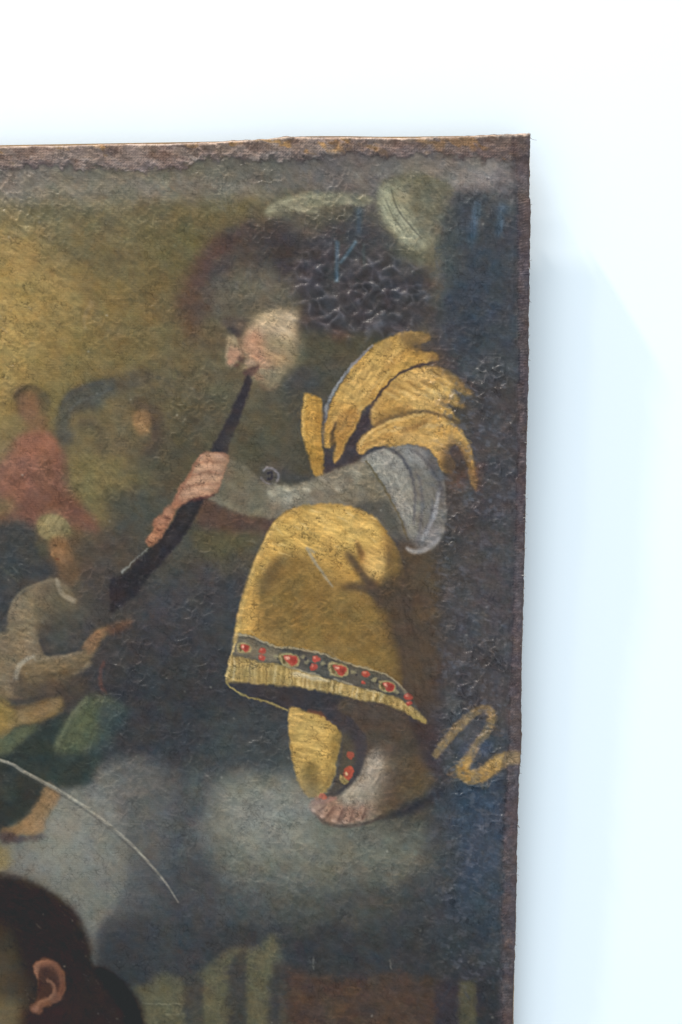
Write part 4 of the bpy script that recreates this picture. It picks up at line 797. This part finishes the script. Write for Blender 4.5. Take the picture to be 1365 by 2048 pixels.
fill(L1, [(765, 640), (820, 625), (855, 660), (850, 740), (800, 760), (768, 710)], '8e7150', 3, .6); stroke(L1, [(855, 650, 4), (885, 720, 6), (870, 800, 5)], '453c38', 3, .6); stroke(L1, [(790, 700, 4), (840, 745, 4)], 'a98a62', 1.5, .6)
# thin torn line across the clouds
LN = [(-420, 1440, 8), (-200, 1470, 8), (0, 1520, 6.5), (46, 1542, 7), (92, 1567, 7.5), (141, 1594, 7.5), (183, 1622, 7), (225, 1655, 6), (267, 1692, 5.5), (300, 1728, 5), (330, 1763, 4), (358, 1806, 1.5)]
stroke(None, LN, '87867c', 1.2, .75, st=(30, .2)); stroke(None, [(x, y - 1, w_ * .45) for x, y, w_ in LN], 'a8a494', .8, .35, st=(30, .4)); stroke(None, [(x - 3, y + 5, w_ * .4) for x, y, w_ in LN], '4a4b4a', 1, .35)
# short cropped hair and shaded skin, lower left
# worn, mottled paint over the right-hand strip and the sky
for k in range(420):
    x_ = g_.uniform(868, 1024); y_ = g_.uniform(400, 2000); l_ = g_.uniform(4, 16); a_ = math.radians(g_.normal(70, 30)); up = y_ < 730 or y_ > 1480
    stroke(None, [(x_ - l_ * math.cos(a_), y_ - l_ * math.sin(a_), 1), (x_, y_, g_.uniform(2, 6)), (x_ + l_ * math.cos(a_), y_ + l_ * math.sin(a_), 1)], (['4f5f78', '2f3440', '5c5a5c', '3d4f6c', '3a3a40'] if up else ['5f5d60', '3c3836', '54504c', '4f566a', '6a6764'])[k % 5], 2, .30)
g_ = np.random.default_rng(91)
for k in range(260):
    x_ = g_.uniform(-60, 185); y_ = g_.uniform(1765, 2048); a_ = math.atan2(y_ - 1980, x_ - 20) + math.pi / 2 + g_.normal(0, .25); l_ = g_.uniform(4, 12)
    stroke(None, [(x_ - l_ * math.cos(a_), y_ - l_ * math.sin(a_), .8), (x_, y_, 2), (x_ + l_ * math.cos(a_), y_ + l_ * math.sin(a_), .8)], ['3c3330', '1d191b', '453a34', '221d1e'][k % 4], 1, .35, clip=hairclip)
fill(K2, [(-200, 640), (20, 620), (70, 720), (60, 800), (-200, 820)], '5a5040', 10, .4); fill(K2, [(-200, 880), (40, 860), (110, 900), (80, 1000), (-200, 1040)], '76684c', 10, .45)
stroke(K2, [(235, 655, 4), (290, 642, 6), (335, 680, 5), (352, 760, 5), (330, 830, 4)], '7d5542', 2, .6, clip=ear); stroke(K2, [(225, 700, 4), (228, 760, 6), (215, 830, 4)], '35231f', 2, .6, clip=ear)
img += .7 * (img - np.stack([blur(img[..., c], 2) for c in range(3)], -1))

# ------------------------------------------------------------------ relief (millimetres) and the wear that follows it
def region(pts, soft):
    P = np.array(pts, float); m, sl_ = raster(P, soft); f = np.zeros((PH, PW), np.float32); f[sl_] = m; return f
hair_z = region([(610, 500), (700, 500), (800, 520), (870, 560), (860, 640), (790, 680), (690, 680), (600, 650), (590, 560)], 16)
mid_z = region([(150, 1090), (400, 1060), (500, 1120), (470, 1400), (600, 1450), (560, 1560), (380, 1520), (240, 1500), (160, 1380)], 36)
mid2_z = region([(430, 1560), (900, 1640), (880, 1900), (480, 1880)], 40)
right_z = region([(860, 740), (1040, 700), (1030, 1990), (880, 1960), (880, 1500), (870, 1100)], 22)
top_z = smoothstep(620, 330, YY)
lum = img.mean(axis=2)
yel = smoothstep(.06, .22, img[..., 0] - img[..., 2]) * smoothstep(.35, .55, lum)
pale = smoothstep(.36, .56, lum)
leftlow = smoothstep(500, 100, XX) * smoothstep(1500, 1700, YY)
diag = noise(5, 501, 34, 3.4, 2); diag2 = noise(11, 505, 38, 2.2, 2)
l1, l2 = worley(16, 507, 40, 1.2, .95, 12); leather = np.minimum(l1 ** 2, .5) * smoothstep(-.4, .3, noise(45, 509, octv=2))
h = np.zeros_like(lum)
fa = worley(31, 601, 20, 1.25, .95, 11); fb = worley(19, 602, 10, 1.1, .95, 8); sel = smoothstep(-.15, .15, noise(60, 604, octv=2))
f1 = fa[0] * (1 - sel) + fb[0] * sel; f2 = fa[1] * (1 - sel) + fb[1] * sel
rim = 1 - smoothstep(.0, .30, f2 - f1); cup = f1 ** 2
zc = hair_z
rimv = smoothstep(-.5, .3, noise(20, 603, octv=2))
h += zc * (blur(rim * rimv, 2) * 0.9 + blur(np.minimum(cup, .6), 2) * 3.0 + noise(9, 605, octv=2) * .35)
g1, g2 = worley(19, 611, 0, 1.0, .9, 7)
rim2 = 1 - smoothstep(.0, .26, g2 - g1); brk = smoothstep(-.25, .35, noise(34, 615, octv=2))
zm = np.clip(mid_z + mid2_z * .55, 0, 1)
h += zm * brk * (rim2 * rimv * .5 + np.minimum(g1 ** 2, .5) * 1.1)
k1, k2 = worley(8.0, 621, 20, 2.6, .95, 7)
crk = 1 - smoothstep(.0, .16, k2 - k1)
crk *= smoothstep(-.1, .35, noise(13, 625, 20, 1.6, octv=2))
h *= 1.7; 
h -= crk * (.25 + .25 * yel) * (1 - zc) * (1 - .6 * leftlow)
q1, q2 = worley(13, 631, 75, 1.6, .95, 6)
crk2 = (1 - smoothstep(.02, .10, q2 - q1)) * smoothstep(0, .4, noise(30, 635, octv=2))
h -= crk2 * .12 * (1 - zc)
str_amt = (.16 + .26 * top_z + .26 * yel + .20 * right_z) * (1 - .7 * leftlow)
h += diag * str_amt * .7 + diag2 * str_amt * 1.5
h += leather * (3.3 - 1.1 * smoothstep(560, 200, XX) * smoothstep(900, 600, YY)) * (1 - zc) * (1 - .55 * leftlow) * (.5 + .8 * right_z + .35 * top_z) * (.35 + .95 * smoothstep(-.6, .3, noise(110, 511, octv=2)))
h += np.maximum(noise(9, 641, 15, 1.8, 3), 0) * 1.0 * right_z
h += noise(2.6, 647, 30, 2.0) * (.03 + .06 * right_z + .06 * top_z) * (1 - .6 * leftlow)
h += np.maximum(noise(5, 645, 25, 2.0, 2) - .2, 0) * 1.1 * (.2 + .5 * right_z + .35 * top_z) * (1 - leftlow)
# bare margins: coarse woven ribs and crumbling ground
ribw = np.sin((YY + XX * .18 + noise(20, 651) * 3) * math.tau / 5.4) * smoothstep(360, 400, YY) * (.35 + .65 * smoothstep(.9, .3, YY / 1400.))
h += mr[..., 0] * ribw * .30
h += mt[..., 0] * np.maximum(noise(10, 655, 20, 1.6, 3), 0) * 2.2 * (.35 + .65 * lowb[..., 0])
h += 1.1 * np.exp(-((dtop - 6 + noise(30, 659, octv=2) * 8) / 9) ** 2) * (YY < 420) * (.6 + .4 * noise(24, 658))
h += mr[..., 0] * np.maximum(noise(12, 656, 0, 1, 3), 0) * .9
h += noise(5, 657, 0, 1, 2) * .07 * np.maximum(mt[..., 0], mr[..., 0])
h += .12 * (1 - np.maximum(mt[..., 0], mr[..., 0]))
# slack canvas: slow bulges near the top and corner ripples
slack = noise(240, 661, octv=2) * 1.2 + noise(90, 663, 20, 1.6) * .35
slack += 2.6 * np.exp(-((XX - 640) / 110) ** 2 - ((YY - 285) / 40) ** 2)
slack += np.exp(-((XX - 1035) / 40) ** 2 - ((YY - 330) / 90) ** 2) * .7 * np.sin((XX * .9 + YY * .5) / 14)
# mutes and retints the colours, lifts the dark tones
grey = img.mean(axis=2, keepdims=True); bl = smoothstep(-.01, .06, img[..., 2] - img[..., 0])[..., None]; yl = smoothstep(.15, .35, img[..., 0] - img[..., 2])[..., None]
img[:] = grey + (img - grey) * (.90 - (.27 - .18 * smoothstep(1400, 1560, YY)[..., None]) * bl - .14 * yl)
img *= np.array([1.005, .99, .985], np.float32) * (1 - yl) + np.array([1.06, 1.02, .97], np.float32) * yl
img *= 1 + bl * np.array([-.01, .008, -.04], np.float32)
img *= 1 + (1 - bl) * np.array([.008, .0, -.006], np.float32)
img += .027 * smoothstep(.36, .18, grey) * (1 - smoothstep(1700, 1780, YY) * smoothstep(330, 250, XX))[..., None]
# dirt in cracks, rubbed rims, speckle
img *= (1 - (.20 + .12 * yel) * crk * (.4 + .6 * pale) * (1 - zc))[..., None]
img *= (1 - .16 * crk2 * (1 - zc))[..., None]
rub = (blur(zc * rim * rimv, 1) * .55 + zm * brk * rim2 * rimv * .14) * (.45 + .55 * smoothstep(-.3, .4, noise(18, 671, octv=2)))
img[:] = img * (1 - rub[..., None]) + hexc('77757c') * rub[..., None]
img *= (1 - zc * .14 * smoothstep(.5, 0, f1))[..., None]
bloom = right_z * smoothstep(.1, .5, noise(8, 695, 20, 1.4, 2)) * (.3 + .25 * noise(50, 697))
img[:] = img * (1 - bloom[..., None]) + hexc('6b6d76') * bloom[..., None]
inpaint = (1 - .5 * leftlow)
img *= (1 + (.05 * noise(5, 681, 35, 2.4, 2) + .10 * noise(13, 683, 30, 1.5, 3) + .03 * noise(2.4, 684)) * inpaint)[..., None]
hue = noise(22, 685, octv=3) * .022
img[..., 0] += hue; img[..., 2] -= hue * .8; img[..., 1] += noise(30, 687, octv=2) * .008
flk = smoothstep(.72, .9, noise(3.2, 691, 30, 2.2)) * smoothstep(0, .4, noise(40, 693, octv=2)) * (.30 + .35 * top_z + .4 * right_z)
img[:] = img * (1 - .35 * flk[..., None]) + hexc('a39e98') * .35 * flk[..., None]
for k in range(70):
    x = rr.uniform(-380, 1010); y = rr.uniform(420, 2400); r = rr.uniform(.8, 1.8) * (.6 if (x < 300 and y > 1740) else 1)
    blob(None, x, y, r * rr.uniform(1, 2.2), r, rr.choice(['b8b4a8', 'c8c2b4', '9a968c']), .6, .6, ang=rr.uniform(0, 180))
for k in range(60):
    x = rr.uniform(-100, 980); y = rr.uniform(430, 1900); l = rr.uniform(8, 26); a = math.radians(rr.choice([35, 40, 45, 120, 20]) + rr.uniform(-10, 10))
    stroke(None, [(x, y, .8), (x + l * .5 * math.cos(a), y + l * .5 * math.sin(a) + rr.uniform(-2, 2), 1.6), (x + l * math.cos(a), y + l * math.sin(a), .8)], rr.choice(['a19c8c', '8f8c82', 'aaa698']), .6, rr.uniform(.25, .55))

KE = np.array([1 / 1.24, 1 / 1.31, 1 / 1.33], np.float32); VEIL = np.array([.0170, .0185, .0190], np.float32)   # light on the canvas; dim room light mirrored by the varnish
alb = np.clip((s2l(np.clip(img, 0, 1)) - VEIL) * KE, 0.004, 0.85).astype(np.float32)

# ------------------------------------------------------------------ the canvas as geometry
TILT = math.radians(1.2)
HANG = Vector((0, -0.038, -0.51))                       # where the front plane meets mid-height of the view's foot
PN = np.array([0.0, -math.cos(TILT), -math.sin(TILT)])   # front plane leans out at the top
P0 = np.array([0.0, -0.0215, -0.50])
def place(px, py, hmm):
    d = np.stack([(px - W_PX / 2) / FPX, np.ones_like(px), -(py - H_PX / 2) / FPX], -1)
    o = np.array(CAM); t = ((P0 - o) @ PN) / (d @ PN)
    return o + d * t[..., None] + PN * (hmm * 0.001)[..., None]

gx = np.concatenate([np.arange(-390, 0, 6.0), np.arange(0, 1060.1, 1.45)]); gx[-1] = 1060
gy = np.concatenate([np.arange(270, 2054, 1.45), np.arange(2054, 2432, 6.0)])
GX, GY = np.meshgrid(gx, gy)
ragr = noise(7, 701, octv=3, X=np.zeros_like(gy) + 3, Y=gy) * 1.5
ragt = noise(16, 703, octv=3, X=gx, Y=np.zeros_like(gx)) * 1.0
wr = smoothstep(960, 1060, GX); wt = smoothstep(380, 270, GY)
PX = GX + (edge_rt(GY) - 1060 + ragr[:, None]) * wr
PY = GY + (edge_top(GX) - 270 + ragt[None, :]) * wt
HH = sample(h + slack, PX, PY); CC = sample(alb, PX, PY)
# roll the outermost rows back over the stretcher
er = np.clip((edge_rt(PY) - PX) / 5.0, 0, 1); ett = np.clip((PY - edge_top(PX)) / 5.0, 0, 1)
roll = (1 - np.sqrt(np.clip(1 - (1 - er) ** 2, 0, 1))) + (1 - np.sqrt(np.clip(1 - (1 - ett) ** 2, 0, 1)))
HH = HH - roll * 2.2
V = place(PX, PY, HH)
ny, nx = GX.shape
DT = sample((topin(XX) + jag * 14 + noise(70, 303) * 6 - YY).astype(np.float32), PX, PY); DR = sample((XX - (rightin(YY) + jag * 4)).astype(np.float32), PX, PY)
left_in = -372 + noise(12, 711, X=PX, Y=PY) * 5; bot_in = 2412 + noise(12, 713, X=PX, Y=PY) * 5
margin = (DT > 0) | (DR > 0) | (PX < left_in) | (PY > bot_in)
idx = np.arange(ny * nx).reshape(ny, nx)
quads = np.stack([idx[:-1, :-1], idx[1:, :-1], idx[1:, 1:], idx[:-1, 1:]], -1).reshape(-1, 4)
qm = margin[:-1, :-1].ravel()
def grid_mesh(name, q, verts, cols):
    used, inv = np.unique(q.ravel(), return_inverse=True)
    v = verts.reshape(-1, 3)[used]; c = cols.reshape(-1, 3)[used]
    me = bpy.data.meshes.new(name)
    me.vertices.add(len(v)); me.vertices.foreach_set('co', v.astype(np.float32).ravel())
    n = len(q); me.loops.add(n * 4); me.loops.foreach_set('vertex_index', inv.astype(np.int32))
    me.polygons.add(n); me.polygons.foreach_set('loop_start', np.arange(0, n * 4, 4, dtype=np.int32))
    try: me.polygons.foreach_set('loop_total', np.full(n, 4, dtype=np.int32))
    except Exception: pass
    me.update(calc_edges=True)
    at = me.color_attributes.new('pigment', 'FLOAT_COLOR', 'POINT')
    at.data.foreach_set('color', np.concatenate([c, np.ones((len(c), 1))], 1).astype(np.float32).ravel())
    me.polygons.foreach_set('use_smooth', np.ones(n, dtype=bool))
    me.validate(); return me

def paint_material(name, rough, spec, weave, wscale):
    m, nt, b = new_mat(name)
    ca = nd(nt, 'ShaderNodeVertexColor', layer_name='pigment')
    tc = nd(nt, 'ShaderNodeTexCoord')
    # fine grain in the pigment
    n1 = nd(nt, 'ShaderNodeTexNoise'); n1.inputs['Scale'].default_value = 900; n1.inputs['Detail'].default_value = 4
    nt.links.new(tc.outputs['Object'], n1.inputs['Vector'])
    mr_ = nd(nt, 'ShaderNodeMapRange'); mr_.inputs['From Min'].default_value = .3; mr_.inputs['From Max'].default_value = .7
    mr_.inputs['To Min'].default_value = .90; mr_.inputs['To Max'].default_value = 1.10
    nt.links.new(n1.outputs['Fac'], mr_.inputs['Value'])
    vm = nd(nt, 'ShaderNodeVectorMath', operation='SCALE')
    nt.links.new(ca.outputs['Color'], vm.inputs[0]); nt.links.new(mr_.outputs['Result'], vm.inputs['Scale'])
    nt.links.new(vm.outputs[0], b.inputs['Base Color'])
    # woven threads under the paint
    hs = []
    for d in ('X', 'Z'):
        wv = nd(nt, 'ShaderNodeTexWave', wave_type='BANDS', bands_direction=d); wv.inputs['Scale'].default_value = wscale
        wv.inputs['Distortion'].default_value = 4; wv.inputs['Detail'].default_value = 2; wv.inputs['Detail Scale'].default_value = 1.5
        nt.links.new(tc.outputs['Object'], wv.inputs['Vector']); hs.append(wv)
    mul = nd(nt, 'ShaderNodeMath', operation='MULTIPLY'); nt.links.new(hs[0].outputs['Fac'], mul.inputs[0]); nt.links.new(hs[1].outputs['Fac'], mul.inputs[1])
    n2 = nd(nt, 'ShaderNodeTexNoise'); n2.inputs['Scale'].default_value = 420; n2.inputs['Detail'].default_value = 5
    nt.links.new(tc.outputs['Object'], n2.inputs['Vector'])
    add = nd(nt, 'ShaderNodeMath', operation='MULTIPLY_ADD'); add.inputs[1].default_value = 3.0
    nt.links.new(n2.outputs['Fac'], add.inputs[0]); nt.links.new(mul.outputs[0], add.inputs[2])
    bp = nd(nt, 'ShaderNodeBump'); bp.inputs['Strength'].default_value = weave; bp.inputs['Distance'].default_value = 0.0006
    nt.links.new(add.outputs[0], bp.inputs['Height']); nt.links.new(bp.outputs['Normal'], b.inputs['Normal'])
    n4 = nd(nt, 'ShaderNodeTexNoise'); n4.inputs['Scale'].default_value = 14; n4.inputs['Detail'].default_value = 5
    nt.links.new(tc.outputs['Object'], n4.inputs['Vector'])
    m2 = nd(nt, 'ShaderNodeMapRange'); m2.inputs['To Min'].default_value = rough - .10; m2.inputs['To Max'].default_value = rough + .14
    nt.links.new(n4.outputs['Fac'], m2.inputs['Value']); nt.links.new(m2.outputs['Result'], b.inputs['Roughness'])
    b.inputs['Specular IOR Level'].default_value = spec
    return m
mat_paint = paint_material('aged_oil_paint', .37, .22, .16, 130)
mat_linen = paint_material('bare_brown_linen', .80, .1, .6, 110)

root = empty('oil_painting', tuple(P0), 'old unframed oil painting of a kneeling trumpeter in yellow robes, hanging on the white wall', 'painting')
bpy.context.view_layer.update()
paint = link('paint_layer', grid_mesh('paint_layer', quads[~qm], V, CC), mat_paint, root)
lin = link('canvas_margin', grid_mesh('canvas_margin', quads[qm], V, CC), mat_linen, root)
lin['label'] = 'bare brown canvas margin with crumbling paint along the edges'

# folded side edges of the canvas: strips from the rim back towards the wall
def side_strip(line, outward):
    n = len(line); steps = [(0.0, 0.0), (0.0006, 0.0012), (0.0008, 0.004), (0.0006, 0.012), (0.0004, 0.0155)]
    vs = []
    for k, (o_, bck) in enumerate(steps):
        wob = noise(9, 731 + k, X=np.arange(n, dtype=float), Y=np.zeros(n)) * (0.0004 if k else 0)
        vs.append(line + outward * (o_ + wob[:, None] * 1.0) + np.array([0, 1, 0]) * bck)
    Vs = np.stack(vs, 0)
    base_c = s2l(hexc('6b5a4e')) * KE
    t = noise(8, 741, X=np.arange(n, dtype=float)[None, :] * np.ones((len(steps), 1)), Y=np.arange(len(steps))[:, None] * 6.0 * np.ones((1, n)), octv=2)
    Cs = base_c[None, None, :] * (1 + .3 * t[..., None])
    i = np.arange(len(steps) * n).reshape(len(steps), n)
    q = np.stack([i[:-1, :-1], i[:-1, 1:], i[1:, 1:], i[1:, :-1]], -1).reshape(-1, 4)
    return grid_mesh('folded_edge', q, Vs, Cs)
for line, outw in ((V[0, :], (0, 0, 1)), (V[:, -1], (1, 0, 0)), (V[-1, :], (0, 0, -1)), (V[:, 0], (-1, 0, 0))):
    link('folded_edge', side_strip(line, np.array(outw, float)), mat_linen, root)

# ------------------------------------------------------------------ wooden stretcher behind the canvas
def wood_material():
    m, nt, b = new_mat('old_pine_wood')
    tc = nd(nt, 'ShaderNodeTexCoord'); mp = nd(nt, 'ShaderNodeMapping'); mp.inputs['Scale'].default_value = (3, 30, 30)
    n = nd(nt, 'ShaderNodeTexNoise'); n.inputs['Scale'].default_value = 6; n.inputs['Detail'].default_value = 6
    nt.links.new(tc.outputs['Object'], mp.inputs['Vector']); nt.links.new(mp.outputs[0], n.inputs['Vector'])
    r = nd(nt, 'ShaderNodeValToRGB'); r.color_ramp.elements[0].color = (.20, .11, .045, 1); r.color_ramp.elements[1].color = (.42, .26, .12, 1)
    nt.links.new(n.outputs['Fac'], r.inputs['Fac']); nt.links.new(r.outputs['Color'], b.inputs['Base Color'])
    b.inputs['Roughness'].default_value = .7
    return m
wood = wood_material()
def wpt(px, py): return place(np.array(float(px)), np.array(float(py)), np.array(0.0))
def bar(a, b_, width, thick, back):
    # a, b_: ends of the centre line in the canvas plane; box with bevelled edges
    a = np.array(a); b_ = np.array(b_); d = b_ - a; L = np.linalg.norm(d); d /= L
    nrm = -PN; s = np.cross(d, nrm)
    bm = bmesh.new(); bmesh.ops.create_cube(bm, size=1)
    for v in bm.verts:
        p = (a + b_) / 2 + d * v.co.x * L + s * v.co.y * width + nrm * (back + thick / 2 + v.co.z * thick)
        v.co = Vector(p)
    bmesh.ops.bevel(bm, geom=bm.edges[:], offset=0.0015, segments=2, affect='EDGES')
    me = bpy.data.meshes.new('stretcher_bar'); bm.to_mesh(me); bm.free(); return me
i = 42
tl, tr = wpt(-388 + i, 297 + 52), wpt(1059 - i, 270 + 50); bl, br_ = wpt(-388 + i, 2430 - i), wpt(1017 - i, 2430 - i)
W_ = 0.045
for a, b_ in ((wpt(-386 + 2 * i + 8, 300 + i), wpt(1050 - 2 * i - 8, 279 + i)), (wpt(1055 - i, 274), wpt(1015 - i, 2426)), (wpt(-386 + i, 303), wpt(-386 + i, 2426)), (wpt(-386 + 2 * i + 8, 2425 - i), wpt(1018 - 2 * i - 8, 2425 - i)), (wpt(-386 + 2 * i + 8, 1350), wpt(1035 - 2 * i - 8, 1350))):
    link('stretcher_bar', bar(a, b_, W_, 0.0145, 0.0035), wood, root)
# strip of raw wood that peeps out over the sagging top edge
bm = bmesh.new(); prev = None
for x, yt in ((548, 277), (575, 273), (600, 271.5), (640, 270.8), (700, 271), (760, 272), (830, 271.8), (880, 271), (925, 270.5), (945, 272)):
    ring = [bm.verts.new(Vector(wpt(x, yt) + d)) for d in (np.array([0, .0032, 0]), np.array([0, .0085, 0]), np.array([0, .0085, -.006]), np.array([0, .0032, -.006]))]
    if prev:
        for k in range(4): bm.faces.new((prev[k], ring[k], ring[(k + 1) % 4], prev[(k + 1) % 4]))
    else: bm.faces.new(ring[::-1])
    prev = ring
bm.faces.new(prev); bmesh.ops.recalc_face_normals(bm, faces=bm.faces[:])
me = bpy.data.meshes.new('wood_strip'); bm.to_mesh(me); bm.free()
o = link('wood_strip', me, wood, root); o['label'] = 'thin strip of raw orange wood showing over the sagging top edge'

# ------------------------------------------------------------------ loose threads of the frayed edge
def thread_material(name, col):
    m, nt, b = new_mat(name); tc = nd(nt, 'ShaderNodeTexCoord'); n = nd(nt, 'ShaderNodeTexNoise'); n.inputs['Scale'].default_value = 500
    nt.links.new(tc.outputs['Object'], n.inputs['Vector'])
    r = nd(nt, 'ShaderNodeValToRGB'); r.color_ramp.elements[0].color = tuple(c * .6 for c in col) + (1,); r.color_ramp.elements[1].color = col + (1,)
    nt.links.new(n.outputs['Fac'], r.inputs['Fac']); nt.links.new(r.outputs['Color'], b.inputs['Base Color']); b.inputs['Roughness'].default_value = .9
    return m
thr = thread_material('brown_linen_thread', (.16, .11, .09)); thr2 = thread_material('pale_linen_thread', (.5, .46, .42))
def thread(pts, rad, mat):
    P = crom(np.array([list(wpt(x, y) + PN * 0.001 * z) for x, y, z in pts]), False, 5)
    bm = bmesh.new(); prev = None; n = len(P)
    for k, p in enumerate(P):
        t = P[min(k + 1, n - 1)] - P[max(k - 1, 0)]; t /= np.linalg.norm(t)
        u = np.cross(t, [0, 1, 0]); u /= np.linalg.norm(u); v = np.cross(t, u); r = rad * (1 - .5 * k / n)
        ring = [bm.verts.new(Vector(p + r * (u * math.cos(q) + v * math.sin(q)))) for q in (0, math.tau / 4, math.tau / 2, math.tau * .75)]
        if prev:
            for j in range(4): bm.faces.new((prev[j], ring[j], ring[(j + 1) % 4], prev[(j + 1) % 4]))
        prev = ring
    me = bpy.data.meshes.new('loose_thread'); bm.to_mesh(me); bm.free()
    link('loose_thread', me, mat, root)
thread([(1057, 268, 0), (1062, 277, 1), (1068, 280, 1), (1074, 280.5, .5)], .00022, thr)
thread([(1052, 270, .4), (1058, 266, .6), (1062, 270, .3), (1060, 282, .2)], .0003, thr2)
for k in range(34):
    y = rr.uniform(385, 2030); x = float(edge_rt(y)); l = rr.uniform(2.5, 5.5)
    thread([(x - 4, y, -.2), (x + .5, y + rr.uniform(-1, 1), 0), (x + l, y + rr.uniform(-3, 4), -.5)], .00022, thr if rr.random() < .8 else thr2)
thread([(1033, 1648, 0), (1037, 1652, .3), (1039, 1656, 0)], .0005, thr)
for k in range(10):
    x = rr.uniform(20, 1040); y = float(edge_top(x))
    thread([(x, y + 3, .2), (x + 4, y - .5, .2), (x + rr.uniform(7, 14), y - rr.uniform(.5, 2), 0)], .0002, thr2)
